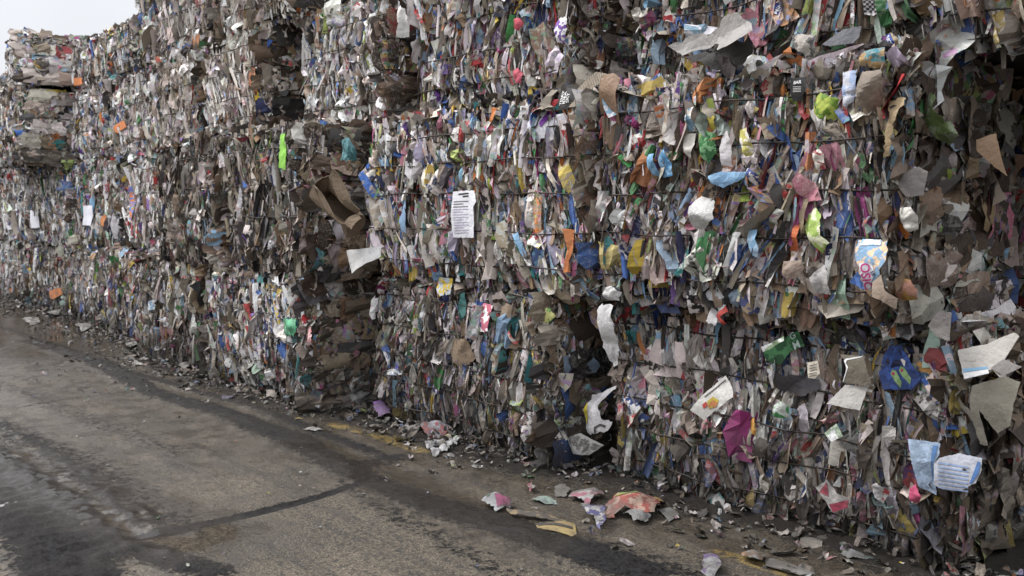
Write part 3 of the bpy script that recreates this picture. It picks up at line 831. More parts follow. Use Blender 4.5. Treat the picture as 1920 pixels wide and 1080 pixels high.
def open_box():
    """a crushed open carton poking out of the end of the jutting bale: four walls, a back and two loose flaps"""
    c = on_wall(634, 388, -.54)
    root = bpy.data.objects.new('cardboard_box', None); COL.objects.link(root); root.location = c
    tag(root, 'open brown cardboard box jutting from the dark bale end', 'cardboard box')
    root.rotation_euler = (math.radians(-22), math.radians(46), math.radians(38))
    w, h, d, t = .17, .065, .11, .004
    def slab(name, pts, colr):
        bm = bmesh.new(); f = bm.faces.new([bm.verts.new(p) for p in pts])
        bmesh.ops.triangulate(bm, faces=[f])
        for _ in range(3): bmesh.ops.subdivide_edges(bm, edges=bm.edges[:], cuts=1, use_grid_fill=True)
        rr = random.Random(len(name) + int(colr[0] * 1000)); uv = []
        for v in bm.verts:
            uv += [v.co.x + v.co.y, v.co.z, 0]
            v.co += Vector([rr.uniform(-.003, .003) for _ in range(3)])
            v.co.x += .035 * math.sin(v.co.z * 16 + v.co.y * 12); v.co.z += .03 * math.sin(v.co.x * 13 + v.co.y * 17)
        me = bpy.data.meshes.new(name); bm.to_mesh(me); bm.free(); n = len(me.vertices)
        for a_, val in (('col1', [*colr, 1] * n), ('col2', [*[k * .7 for k in colr], 1] * n)):
            at = me.attributes.new(a_, 'FLOAT_COLOR', 'POINT'); at.data.foreach_set('color', val)
        at = me.attributes.new('uvs', 'FLOAT_VECTOR', 'POINT'); at.data.foreach_set('vector', uv)
        at = me.attributes.new('prm', 'FLOAT_VECTOR', 'POINT'); at.data.foreach_set('vector', [.1, .1, 0.0] * n)
        me.materials.append(PAPER); o = bpy.data.objects.new(name, me); COL.objects.link(o); o.parent = root
        m_ = o.modifiers.new('thickness', 'SOLIDIFY'); m_.thickness = t
    K = (.19, .14, .095); K2 = (.15, .105, .07)
    slab('box_wall', [(-w, -d, -h), (w, -d, -h), (w, d, -h), (-w, d, -h)], K2)
    slab('box_wall', [(-w, -d, h), (w, -d, h * .8), (w, d, h), (-w, d, h)], K)
    slab('box_wall', [(-w, -d, -h), (-w, -d, h), (-w, d, h), (-w, d, -h)], K2)
    slab('box_wall', [(w, -d, -h), (w, -d, h * .8), (w, d, h), (w, d, -h)], K)
    slab('box_back', [(-w, d, -h), (w, d, -h), (w, d, h), (-w, d, h)], K2)
    slab('box_flap', [(-w, -d, h), (w, -d, h * .8), (w * 1.05, -d - .07, h * 1.5), (-w, -d - .06, h * 1.6)], K)
    slab('box_flap', [(-w, -d, -h), (w, -d, -h), (w * .9, -d - .08, -h * .9), (-w * .9, -d - .07, -h * 1.1)], K)
    slab('box_flap', [(w, -d, -h), (w, -d, h * .8), (w + .07, -d - .04, h * .6), (w + .06, -d - .03, -h)], K)

def build_pieces():
    S = sheet
    # ---- documents and tags
    d = S('document', 'printed white document sheet hanging on the colourful middle-row bale', 'paper sheet',
          [(852, 359), (889, 357), (894, 378), (889, 388), (890, 420), (888, 446), (851, 445), (849, 405)], (.84, .84, .90), 'navy', .1, Y=-.29, bulge=.03, crum=.003)
    for k in range(15):
        y = 366 + k * 4.9 + (3 if k > 1 else 0); w = 26 if k % 3 else 18
        if k == 0: patch(d, 'printed_line', [(862, 363), (880, 361), (880, 364), (862, 366)], 'black')
        elif k == 1: patch(d, 'printed_line', [(870, 367), (880, 366), (880, 369), (870, 370)], 'black')
        else: patch(d, 'printed_line', [(854, y - 1.2), (854 + w, y - 2.2), (854 + w, y - .8), (854, y + .4)], 'lilac' if k > 4 else 'dgrey')
    OR = (.76, .22, .03)
    for lab, poly in (('highest orange tag, high on the far wall under the rounded mound', [(139, 147), (154, 145), (156, 158), (140, 161)]),
                      ('tilted orange tag on the pale third-row bale', [(213, 238), (231, 226), (236, 238), (222, 250), (214, 246)]),
                      ('orange diamond tag right of the curled white sheet', [(189, 411), (197, 402), (204, 412), (199, 427), (190, 421)]),
                      ('lowest orange tag, just above the wet ground', [(90, 547), (113, 539), (115, 552), (99, 562), (91, 558)])):
        S('paper_tag', lab, 'tag', poly, OR, OR, .1, bulge=.02, crum=.003, group='orange tags on the far bales')
    S('paper_tag', 'orange-brown card standing between grey sheets in the top row', 'tag', [(361, 66), (374, 64), (373, 87), (362, 88)], (.48, .19, .07), None, .1)
    S('paper_scrap', 'small red-orange scrap near the top of the far wall', 'scrap', [(290, 108), (300, 106), (304, 116), (294, 118)], 'orange', 'red', .5)
    for lab, poly in (('leftmost white sheet, at the very edge of the photo', [(9, 400), (20, 399), (21, 430), (11, 431)]),
                      ('narrow white sheet, second from the left on the far wall', [(58, 394), (71, 393), (72, 427), (57, 428)]),
                      ('curled white sheet beside the orange diamond tag', [(156, 386), (174, 385), (175, 405), (172, 423), (154, 422), (158, 405)])):
        S('document', lab, 'paper sheet', poly, (.86, .86, .95), None, .1, bulge=.05, crum=.004, group='white sheets on the far bales')
    S('plastic_strip', 'vivid lime green upright strip on the jutting dark bale', 'plastic strip', [(527, 252), (537, 251), (539, 283), (538, 318), (529, 316), (528, 285)], (.30, .75, .05), None, .1, bulge=.03, gloss=.6)
    # ---- middle of the wall
    h = S('plastic_film', 'white torn film like an open flower below the black carton', 'plastic film',
          [(992, 236), (1015, 205), (1026, 204), (1022, 238), (1035, 222), (1050, 212), (1066, 212), (1067, 240), (1062, 262), (1074, 268), (1066, 284), (1046, 282), (1048, 292), (1041, 289), (1030, 262), (1010, 268), (1007, 252)],
          (.70, .69, .76), None, .1, bulge=.05, crum=.02, gloss=.3)
    patch(h, 'purple_field', [(1028, 206), (1046, 208), (1052, 213), (1034, 224), (1025, 240), (1022, 232)], (.14, .03, .26), .006)
    h = S('carton', 'black carton with white lettering above the torn white film', 'carton', [(1040, 180), (1052, 158), (1075, 160), (1084, 178), (1078, 200), (1062, 208), (1042, 205)], 'black', 'dgrey', .1, bulge=.03, gloss=.3)
    for k, t in enumerate(('TDAY', 'IDEA', 'SKY')): lettering(h, t, 1056 + k * 7, 184, 8, math.pi / 2, 'white')
    h = S('cardboard_sheet', 'corrugated brown cardboard with bare ribs at the dark recess', 'cardboard', [(1075, 176), (1110, 134), (1134, 138), (1120, 158), (1098, 178), (1112, 177), (1100, 200), (1073, 202), (1084, 180)], 'tan', None, .1, mat=BOARD, bulge=.02, thick=.005, lean=-.35)
    S('cardboard_box', 'flattened brown taped box standing upright beside the ribbed cardboard', 'cardboard box', [(1132, 142), (1150, 137), (1161, 146), (1158, 200), (1156, 236), (1126, 234), (1122, 205), (1128, 180)], (.27, .16, .09), (.36, .25, .16), .2, bulge=.04, crum=.01, thick=.004, gloss=.5)
    open_box()
    S('paper_board', 'printed grey board sheet below the jutting cardboard box', 'board', [(642, 470), (706, 462), (712, 482), (664, 512), (652, 498)], 'lgrey', 'taupe', .3, Y=-.45, bulge=.02, crum=.003, lean=-.3)
    S('plastic_film', 'teal film with a dark ring mark on the brown bale end', 'plastic film', [(640, 262), (668, 258), (678, 285), (668, 303), (642, 300)], (.10, .30, .34), (.03, .12, .13), .5, Y=-.44, bulge=.04, crum=.008)
    S('plastic_bag', 'crumpled dark green plastic bag low in the wall', 'bag', [(533, 603), (548, 595), (566, 597), (572, 612), (568, 628), (545, 630), (530, 618)], (.03, .22, .10), (.10, .38, .20), .55, bulge=.09, crum=.03, gloss=.9)
    S('net_bag', 'red net bag with pale stripes beside the green bag', 'bag', [(570, 618), (583, 611), (592, 618), (600, 640), (584, 648), (572, 634)], (.42, .04, .06), (.6, .4, .4), .9, bulge=.05, crum=.02)
    S('paper_scrap', 'pale blue torn strip above the green bag', 'scrap', [(552, 535), (566, 518), (563, 545), (544, 560)], 'lblue', None, .1, bulge=.03)
    S('plastic_bag', 'dusty pink crumpled bag near the foot of the grimy bale', 'bag', [(303, 618), (322, 610), (332, 620), (326, 640), (315, 652), (305, 636)], (.48, .26, .25), (.3, .15, .14), .5, bulge=.06, crum=.02)
    S('carton', 'small blue and white carton on the grimy lower bales', 'carton', [(279, 566), (290, 560), (288, 580), (277, 584)], 'lblue', 'white', .5)
    S('kraft_flap', 'square dark kraft paper flap on the bottom-row bale', 'paper flap', [(846, 636), (878, 632), (892, 672), (868, 690), (848, 676)], 'kraft', 'tan', .3, bulge=.03)
    S('kraft_flap', 'upright kraft paper fold between the pink pack and the green bag', 'paper flap', [(940, 575), (962, 568), (974, 580), (968, 610), (962, 628), (942, 625)], (.34, .25, .17), None, .2, bulge=.04, crum=.01)
    S('plastic_bag', 'green, yellow and white crumpled bag beside the kraft fold', 'bag', [(1003, 586), (1015, 574), (1036, 578), (1042, 592), (1034, 606), (1014, 622), (1001, 618)], (.10, .42, .08), (.75, .75, .30), .6, bulge=.06, crum=.02, gloss=.6)
    h = S('carton', 'pink and white printed pack with a blue corner', 'carton', [(888, 570), (906, 568), (925, 572), (928, 620), (892, 624), (886, 600)], (.62, .12, .20), 'white', .55, bulge=.03, crum=.01)
    patch(h, 'blue_field', [(896, 600), (908, 596), (910, 612), (898, 616)], 'blue')
    S('carton', 'blue and yellow torn pack under the lower wire', 'carton', [(816, 540), (828, 520), (846, 522), (844, 552), (826, 555)], (.55, .62, .72), 'yellow', .5)
    S('plastic_strip', 'dark teal upright strip left of the pink pack', 'plastic strip', [(866, 552), (876, 546), (877, 590), (868, 604), (864, 580)], (.03, .16, .15), None, .1, bulge=.03)
    S('bottle_cap', 'small round bright blue lid low on the bale', 'lid', [(914, 682), (918, 676), (924, 676), (929, 682), (927, 689), (918, 690)], (.05, .38, .62), None, .1, bulge=.015, thick=.004)
    S('plastic_scrap', 'violet-blue upright scrap low beside the gap in the wall', 'scrap', [(742, 684), (751, 676), (752, 702), (741, 704)], (.12, .12, .48), None, .1, bulge=.02)
    h = S('carton', 'pale card with mud speckles stuck low in the muddy bale', 'card', [(966, 762), (988, 757), (1004, 780), (1010, 794), (970, 794)], (.62, .61, .63), 'dgrey', .75, bulge=.02)
    S('plastic_bottle', 'magenta pink flattened bottle at the dark seam', 'bottle', [(1073, 490), (1084, 486), (1092, 505), (1095, 522), (1085, 528), (1077, 515)], (.50, .12, .26), None, .1, bulge=.05, thick=.003, gloss=.7)
    S('paper_cup', 'crimson flattened cup high on the third-row bale', 'cup', [(962, 36), (978, 34), (984, 44), (976, 58), (964, 54)], (.52, .05, .09), (.35, .03, .05), .5, bulge=.04)
    S('paper_cup', 'second crimson scrap hanging just above the dark seam', 'cup', [(962, 133), (975, 128), (984, 138), (980, 156), (966, 156)], (.58, .08, .13), None, .1, bulge=.04)
    S('plastic_bottle', 'purple and white flattened bottle wrapper near the top', 'bottle', [(1048, 35), (1064, 32), (1066, 56), (1060, 82), (1048, 80), (1046, 58)], (.20, .07, .42), 'white', .6, bulge=.05)
    S('plastic_film', 'long pale film hanging by a brown bale end, third row', 'plastic film', [(750, 10), (760, 18), (768, 45), (762, 68), (748, 72), (754, 45)], (.72, .71, .68), None, .1, bulge=.04, crum=.01)
    # ---- near right, third row and the seam below it
    S('tarpaulin', 'large grey crumpled sheet draped over the seam', 'tarpaulin', [(1268, 92), (1296, 68), (1340, 55), (1368, 32), (1400, 28), (1440, 62), (1425, 72), (1372, 92), (1358, 98), (1350, 82), (1318, 92), (1290, 106)], (.32, .30, .28), (.22, .20, .19), .3, Y=-.26, bulge=.06, crum=.02, lean=-.5, gloss=.25)
    S('rubber_sheet', 'black folded sheet under the large grey crumpled one', 'sheet', [(1282, 108), (1330, 92), (1420, 78), (1428, 96), (1400, 124), (1370, 136), (1340, 128)], (.05, .048, .047), None, .1, Y=-.20, bulge=.05, crum=.02)
    h = S('carton', 'orange and white carton with a blue panel at the top', 'carton', [(1442, 12), (1470, -6), (1500, -4), (1492, 18), (1503, 32), (1470, 50), (1458, 44)], (.62, .30, .12), (.62, .45, .35), .5, bulge=.02, crum=.005)
    patch(h, 'blue_panel', [(1451, 8), (1466, 2), (1472, 14), (1462, 28), (1456, 28)], (.05, .08, .34), .003)
    lettering(h, 'MINI', 1462, 15, 9, 1.05, 'white', .007)
    patch(h, 'blue_spot', [(1476, 30), (1483, 28), (1483, 36), (1477, 40)], (.32, .36, .55), .003)
    patch(h, 'blue_spot', [(1460, 40), (1466, 37), (1471, 46), (1463, 48)], (.15, .13, .34), .003)
    h = S('plastic_film', 'black and white checkered wrapper at the top edge', 'wrapper', [(1622, -8), (1662, -10), (1656, 22), (1640, 30), (1624, 28)], (.62, .60, .62), 'black', .1, bulge=.03, crum=.006)
    for i in range(8):
        for j in range(7):
            if (i + j) % 2 == 0: patch(h, 'black_check', [(1624 + i * 4.4, -6 + j * 4.4), (1628.4 + i * 4.4, -6.5 + j * 4.4), (1628.2 + i * 4.4, -2.2 + j * 4.4), (1623.8 + i * 4.4, -1.8 + j * 4.4)], 'black', .004)
    S('folder', 'dark slate flat folder lying along the seam', 'folder', [(1543, 84), (1580, 55), (1612, 48), (1612, 70), (1604, 82), (1560, 88)], (.075, .078, .095), None, .1, Y=-.24, bulge=.02, crum=.003, lean=-.4, thick=.003, gloss=.4)
    S('plastic_sack', 'taupe crumpled sack hanging from the seam left of the folder', 'sack', [(1487, 66), (1530, 66), (1536, 98), (1528, 112), (1516, 140), (1510, 128), (1514, 105), (1498, 90)], 'taupe', 'dgrey', .5, Y=-.2, bulge=.05, crum=.015)
    h = S('carton', 'teal, tan and yellow carton pair below the seam', 'carton', [(1610, 108), (1622, 96), (1658, 88), (1660, 122), (1640, 128), (1612, 122)], (.05, .30, .38), (.42, .27, .12), .9, bulge=.02)
    h = S('carton', 'tan carton with a blue lettered panel below the seam', 'carton', [(1655, 70), (1668, 60), (1688, 74), (1686, 96), (1668, 108), (1658, 94)], (.42, .33, .22), 'tan', .2, bulge=.02)
    patch(h, 'blue_panel', [(1659, 66), (1668, 62), (1680, 80), (1674, 92), (1668, 86)], (.04, .08, .30), .003)
    lettering(h, 'SUICKI', 1670, 77, 6, -1.05, 'white', .007)
    h = S('carton', 'black carton printed BAR in white, hanging below a wire', 'carton', [(1482, 148), (1512, 144), (1512, 168), (1504, 190), (1488, 190), (1484, 170)], 'black', 'dgrey', .1, bulge=.03, crum=.003)
    lettering(h, 'BAR', 1498, 155, 6.5, .02, 'white', .005)
    for k in range(4): patch(h, 'printed_line', [(1490, 163 + 3 * k), (1505, 162.6 + 3 * k), (1505, 163.6 + 3 * k), (1490, 164 + 3 * k)], 'lgrey', .003)
    h = S('carton', 'bright yellow-green pack with a dark ring mark', 'carton', [(1525, 170), (1550, 178), (1575, 186), (1570, 210), (1566, 226), (1536, 222), (1526, 212)], (.42, .52, .04), (.12, .22, .02), .5, bulge=.03)
    S('paper_sack', 'large upright brown-grey paper sack between two wires', 'sack', [(1614, 134), (1660, 132), (1663, 160), (1656, 190), (1640, 215), (1620, 210), (1613, 180)], (.25, .20, .155), None, .1, bulge=.07, crum=.008)
    S('plastic_film', 'bluish white film beside the brown-grey sack', 'plastic film', [(1583, 136), (1610, 132), (1612, 168), (1606, 190), (1590, 206), (1584, 175)], (.50, .52, .60), (.3, .38, .55), .5, bulge=.05, crum=.012)
    h = S('paper_strip', 'tan bent paper strip with a black eye-shaped mark', 'paper strip', [(1670, 188), (1706, 184), (1694, 208), (1676, 240), (1664, 292), (1652, 294), (1660, 252), (1670, 220)], (.50, .36, .19), None, .1, Y=-.29, bulge=.03, crum=.006)
    patch(h, 'eye_mark', [(1673, 202), (1680, 197), (1688, 199), (1680, 201), (1675, 205)], 'black', .004)
    S('plastic_film', 'crumpled olive green film right of the tan strip', 'plastic film', [(1704, 188), (1740, 172), (1764, 180), (1768, 215), (1804, 240), (1808, 258), (1780, 272), (1745, 250), (1718, 222)], (.13, .19, .055), (.2, .24, .16), .55, bulge=.08, crum=.03, gloss=.6)
    S('kraft_flap', 'kraft cardboard flap at the dark right edge', 'cardboard', [(1832, 262), (1868, 250), (1888, 330), (1850, 300), (1832, 282)], (.38, .24, .14), None, .1, Y=.05, bulge=.02, thick=.003)
    S('paper_board', 'smooth grey board at the right of the middle row', 'board', [(1688, 330), (1722, 312), (1740, 322), (1732, 366), (1700, 370), (1684, 350)], (.24, .22, .21), None, .1, Y=-.25, bulge=.02)
    # ---- near right, middle row
    for lab, poly, a, b, p in (
        ('bright yellow upright sliver between two wires', [(1331, 212), (1338, 204), (1344, 220), (1342, 242), (1334, 244)], (.78, .62, .02), 'orange', .1),
        ('green pack directly below the yellow sliver', [(1308, 250), (1326, 246), (1341, 250), (1342, 285), (1326, 306), (1312, 292)], 'green', (.25, .5, .25), .5),
        ('blue and white upright pack left of the green pack', [(1292, 205), (1302, 200), (1304, 245), (1288, 248)], 'lblue', 'cream', .5),
        ('big bright blue carton leaning in the middle row', [(1238, 300), (1248, 279), (1262, 308), (1264, 330), (1242, 334)], (.04, .25, .50), 'lblue', .5),
        ('light blue carton left of the big blue one', [(1217, 290), (1228, 288), (1236, 330), (1226, 334), (1219, 315)], (.12, .33, .55), 'lblue', .5),
        ('yellow crumpled upright pack below the wire', [(1388, 245), (1402, 240), (1412, 262), (1416, 290), (1402, 294), (1390, 262)], (.55, .50, .08), 'cream', .5),
        ('white rounded upright pack in the middle row', [(1356, 250), (1366, 246), (1374, 262), (1372, 312), (1358, 310), (1355, 275)], (.66, .62, .63), None, .1),
        ('leaf-shaped beige pack tapering to a point', [(1284, 250), (1304, 250), (1306, 270), (1297, 298), (1287, 285)], 'cream', None, .2),
        ('pink carton leaning right, middle row', [(1496, 340), (1505, 322), (1532, 344), (1545, 375), (1520, 378), (1500, 362)], (.60, .20, .27), (.55, .3, .32), .5),
        ('red upright pack with pale lettering bands', [(1526, 286), (1540, 280), (1548, 288), (1549, 316), (1530, 320)], 'red', 'cream', .9),
        ('blue and white card flaring out below a wire', [(1334, 330), (1356, 322), (1402, 322), (1400, 334), (1362, 352), (1344, 345)], (.12, .30, .52), 'lblue', .5),
        ('navy blue printed tag pointing down', [(1402, 314), (1422, 324), (1426, 330), (1418, 350), (1406, 336)], (.03, .06, .30), 'white', .5),
        ('white torn sheet with red dots in the middle row', [(1298, 388), (1312, 362), (1336, 378), (1342, 410), (1320, 430), (1302, 445), (1293, 420)], (.66, .65, .63), 'pink', .3),
        ('lime and white pack with swirled print', [(1509, 400), (1528, 388), (1542, 402), (1546, 440), (1560, 455), (1540, 476), (1520, 455), (1508, 430)], (.42, .62, .10), (.7, .72, .5), .6),
        ('orange-red bracket-shaped carton edge', [(1493, 406), (1502, 408), (1500, 458), (1492, 472), (1474, 470), (1490, 455)], (.62, .13, .02), None, .1),
        ('pale blue bow-shaped piece above the lower wire', [(1404, 432), (1424, 430), (1426, 450), (1434, 465), (1428, 484), (1410, 478), (1402, 452)], (.35, .50, .68), 'lblue', .5),
        ('white crumpled roll hanging from the wire', [(1690, 390), (1712, 388), (1724, 405), (1722, 430), (1704, 436), (1692, 415)], (.60, .57, .52), 'taupe', .3),
        ('brown paper flap over the lower wire', [(1466, 490), (1500, 488), (1506, 502), (1496, 522), (1478, 524), (1464, 508)], (.30, .22, .17), None, .1),
        ('large grey triangular sheet above the lowest middle-row seam', [(1522, 520), (1548, 496), (1556, 510), (1560, 552), (1534, 550)], (.42, .40, .39), None, .1),
        ('orange and brown rounded bag at the bottom of the middle row', [(1676, 545), (1690, 522), (1708, 524), (1720, 545), (1718, 562), (1690, 564)], (.45, .24, .03), (.4, .2, .14), .55)):
        S('carton' if 'carton' in lab or 'pack' in lab else 'paper_scrap', lab, 'packaging', poly, a, b, p, Y=nearest_front(*poly[0], .07), bulge=.055, crum=.012, gloss=.25, cuts=3)
    h = S('plastic_bag', 'white, blue and magenta bag with large magenta letters', 'bag', [(1608, 450), (1660, 452), (1664, 486), (1654, 512), (1636, 535), (1634, 560), (1624, 548), (1616, 500), (1606, 470)], (.22, .40, .60), (.66, .48, .32), .6, Y=-.33, bulge=.05, crum=.008)
    patch(h, 'white_panel', [(1613, 448), (1648, 450), (1650, 460), (1613, 460)], (.6, .62, .68), .004, .5, 'lblue')
    patch(h, 'white_panel', [(1617, 492), (1640, 494), (1645, 510), (1632, 546), (1624, 540)], (.64, .64, .68), .004)
    lettering(h, 'OSIC', 1630, 518, 17, -1.45, (.42, .02, .16), .010)
    lettering(h, 'la', 1643, 512, 10, -1.0, 'navy', .010)
    S('cardboard_sheet', 'folded brown card covering the magenta-lettered bag', 'cardboard', [(1636, 530), (1652, 515), (1662, 545), (1684, 560), (1680, 580), (1652, 562), (1637, 556)], (.36, .27, .20), None, .1, Y=-.36, bulge=.03, thick=.003)
    # ---- bottom row near
    S('paper_sack', 'long white crumpled paper roll beside the dark gap', 'paper roll', [(1143, 578), (1152, 569), (1172, 571), (1169, 610), (1168, 660), (1150, 686), (1140, 676), (1137, 640)], (.68, .67, .67), (.5, .48, .47), .3, Y=-.2, bulge=.10, crum=.012)
    S('paper_scrap', 'white crumpled plastic lump above the long paper roll', 'scrap', [(1130, 540), (1150, 536), (1166, 548), (1160, 564), (1140, 562)], (.64, .63, .62), None, .1, bulge=.05, crum=.02)
    S('carton', 'torn brown box corner beside the long paper roll', 'cardboard', [(1104, 586), (1120, 573), (1144, 582), (1140, 604), (1127, 622), (1112, 605)], (.36, .23, .12), (.14, .10, .18), .55, bulge=.03)
    h = S('carton', 'pale blue pack with upside-down dark blue letters', 'packaging', [(1232, 622), (1246, 625), (1254, 645), (1256, 668), (1250, 678), (1226, 674), (1228, 645)], (.28, .48, .68), 'lblue', .5, bulge=.025, crum=.004)
    patch(h, 'white_panel', [(1229, 652), (1253, 656), (1254, 670), (1227, 666)], 'white', .003)
    lettering(h, 'Tomo', 1241, 661, 9, math.pi - .12, 'navy', .006)
    h = S('plastic_film', 'white and yellow torn film with a black squiggle', 'plastic film', [(1104, 812), (1104, 768), (1118, 740), (1148, 722), (1146, 732), (1128, 758), (1134, 784), (1158, 790), (1154, 802), (1128, 812)], (.70, .68, .70), (.68, .55, .06), .1, bulge=.04, crum=.01)
    patch(h, 'yellow_edge', [(1105, 790), (1105, 768), (1112, 752), (1111, 770), (1108, 792)], (.70, .58, .03), .004)
    patch(h, 'black_squiggle', [(1124, 798), (1134, 792), (1144, 796), (1142, 800), (1134, 796), (1127, 801), (1126, 812), (1123, 810)], 'black', .004)
    h = S('label_card', 'large white label card leaning across the lower bale', 'label', [(1296, 768), (1316, 742), (1360, 705), (1374, 728), (1376, 744), (1340, 772), (1322, 788)], (.66, .64, .60), 'lgrey', .1, Y=-.19, bulge=.015, crum=.004, rot=.6, gloss=.2)
    patch(h, 'yellow_field', [(1328, 752), (1338, 743), (1350, 750), (1346, 762), (1332, 766)], (.52, .42, .05), .003, .5, 'orange')
    patch(h, 'red_square', [(1319, 758), (1326, 752), (1330, 760), (1322, 766)], (.40, .05, .04), .003)
    for k in range(5): patch(h, 'printed_line', [(1322 + 5 * k, 743 - 4.2 * k), (1340 + 5 * k, 728 - 4.2 * k), (1341 + 5 * k, 730 - 4.2 * k), (1323 + 5 * k, 745 - 4.2 * k)], 'dgrey', .003)
    S('carton', 'orange stub of packaging below the large label card', 'packaging', [(1406, 786), (1414, 782), (1420, 806), (1416, 818), (1407, 808)], (.70, .34, .03), 'orange', .1, bulge=.02)
    h = S('carton', 'dark green box with big pale letters', 'box', [(1434, 656), (1470, 634), (1496, 620), (1510, 648), (1484, 658), (1466, 684), (1440, 676)], (.03, .14, .05), (.08, .24, .10), .5, bulge=.03, thick=.003)
    lettering(h, 'M', 1496, 647, 15, .55, (.5, .62, .58), .006); lettering(h, 'G', 1487, 630, 13, .7, (.5, .62, .58), .006)
    S('carton', 'light green strip edge on the dark green box', 'packaging', [(1430, 650), (1474, 630), (1474, 638), (1432, 660)], (.36, .52, .28), 'white', .5, Y=-.2, bulge=.01)
    h = S('carton', 'small cream card with rows of print under the box', 'card', [(1514, 680), (1534, 676), (1538, 700), (1528, 710), (1516, 708)], (.56, .50, .40), 'taupe', .1, Y=-.2, bulge=.01)
    for k in range(5): patch(h, 'printed_line', [(1519, 685 + 5 * k), (1533, 682 + 5 * k), (1533, 683.2 + 5 * k), (1519, 686.4 + 5 * k)], 'dgrey', .003)
    S('rubber_sheet', 'black folded plastic panel behind the lower wire', 'sheet', [(1456, 700), (1490, 702), (1542, 712), (1540, 730), (1504, 744), (1494, 736), (1458, 732)], (.05, .045, .055), 'dgrey', .3, bulge=.03, crum=.01, gloss=.5)
    h = S('cardboard_sheet', 'grey-brown board with a white torn outline', 'cardboard', [(1576, 664), (1622, 668), (1630, 700), (1636, 724), (1580, 718), (1590, 690), (1584, 674)], (.20, .175, .13), None, .1, Y=-.2, bulge=.02, thick=.003)
    patch(h, 'white_torn_edge', [(1584, 676), (1588, 672), (1620, 667), (1619, 669), (1590, 675), (1588, 680), (1592, 688), (1582, 714), (1579, 718), (1589, 690)], 'white', .003)
    S('paper_board', 'pale grey folded board below the white-edged board', 'board', [(1552, 756), (1584, 722), (1628, 724), (1616, 768), (1580, 762)], (.50, .48, .45), None, .1, Y=-.18, bulge=.03, lean=-.15)
    h = S('carton', 'dark blue pack with green flower shapes', 'packaging', [(1646, 680), (1664, 650), (1690, 646), (1712, 680), (1734, 712), (1712, 730), (1660, 728), (1648, 700)], (.02, .06, .24), (.05, .10, .34), .5, bulge=.03, crum=.006)
    for a, b in ((1674, 692), (1690, 686)):
        patch(h, 'flower_shape', [(a, b), (a + 9, b + 3), (a + 22, b + 22), (a + 20, b + 34), (a + 10, b + 22), (a - 2, b + 8)], (.22, .38, .14), .004, .5, (.3, .45, .2))
        patch(h, 'flower_centre', [(a + 2, b + 5), (a + 7, b + 5), (a + 7, b + 10), (a + 2, b + 10)], (.45, .03, .10), .007)
    h = S('carton', 'blue pack with an orange sunset band', 'packaging', [(1720, 682), (1738, 660), (1758, 668), (1756, 704), (1740, 716), (1722, 700)], (.04, .14, .28), (.48, .26, .08), .55, bulge=.02)
    h = S('paper_board', 'large dirty white board sticking out at the upper right of the bottom row', 'board', [(1797, 656), (1850, 645), (1898, 624), (1908, 632), (1888, 672), (1868, 690), (1812, 710)], (.52, .49, .45), 'taupe', .1, Y=-.16, bulge=.02, crum=.004, lean=-.25, thick=.003)
    patch(h, 'blue_band', [(1809, 690), (1856, 686), (1857, 690), (1811, 697)], 'lblue', .003)
    patch(h, 'white_band', [(1811, 698), (1857, 691), (1860, 698), (1814, 709)], 'white', .003)
    S('paper_board', 'small grey folded card in front of the dirty white board', 'board', [(1858, 690), (1880, 674), (1916, 688), (1884, 704)], (.22, .20, .19), None, .1, Y=-.27, bulge=.01, lean=-.4)
    S('paper_sack', 'tall beige folded cardboard sheet at the right end', 'cardboard', [(1822, 724), (1880, 706), (1912, 716), (1900, 796), (1872, 812), (1838, 766), (1848, 838), (1832, 836), (1820, 780)], (.40, .37, .29), (.3, .27, .2), .3, Y=-.07, bulge=.06, crum=.012, thick=.002)
    h = S('printed_sheet', 'pale blue printed sheet, left one of the blue pair', 'paper sheet', [(1704, 822), (1764, 830), (1762, 852), (1752, 872), (1752, 930), (1722, 914), (1712, 862)], (.36, .50, .70), (.44, .56, .74), .5, Y=-.16, bulge=.02, crum=.004)
    patch(h, 'dark_blue_stripe', [(1751, 834), (1760, 835), (1757, 852), (1751, 868), (1750, 905), (1746, 903), (1748, 866)], (.10, .22, .46), .003)
    h = S('printed_sheet', 'striped blue and white printed sheet, right one of the blue pair', 'paper sheet', [(1752, 870), (1762, 858), (1800, 850), (1842, 858), (1843, 880), (1832, 904), (1800, 920), (1770, 918), (1752, 908)], (.58, .61, .70), (.35, .42, .6), .1, Y=-.17, bulge=.02, crum=.004)
    for k in range(7): patch(h, 'printed_stripe', [(1760, 866 + 7.5 * k), (1818, 874 + 7.5 * k), (1818, 877 + 7.5 * k), (1760, 869 + 7.5 * k)][::1], (.28, .38, .60), .003)
    patch(h, 'dark_blue_stripe', [(1835, 864), (1841, 866), (1838, 886), (1824, 906), (1820, 906), (1830, 880)], (.08, .20, .48), .004)
    patch(h, 'black_bar_mark', [(1807, 877), (1814, 878), (1814, 882), (1807, 881)], 'black', .004)
    h = S('carton', 'white and crimson torn carton low on the nearest bale', 'carton', [(1528, 915), (1554, 898), (1574, 925), (1596, 934), (1594, 950), (1566, 960), (1552, 940)], (.60, .57, .55), 'taupe', .3, Y=-.17, bulge=.03)
    patch(h, 'crimson_field', [(1536, 922), (1554, 902), (1556, 930)], (.40, .02, .07), .003)
    patch(h, 'crimson_field', [(1558, 944), (1594, 936), (1592, 950), (1566, 959)], (.36, .02, .07), .003)
    h = S('carton', 'white oval-marked pack with red print low on the bale', 'packaging', [(1636, 910), (1646, 903), (1668, 922), (1656, 944), (1642, 932)], (.62, .60, .60), 'red', .6, Y=-.17, bulge=.02)
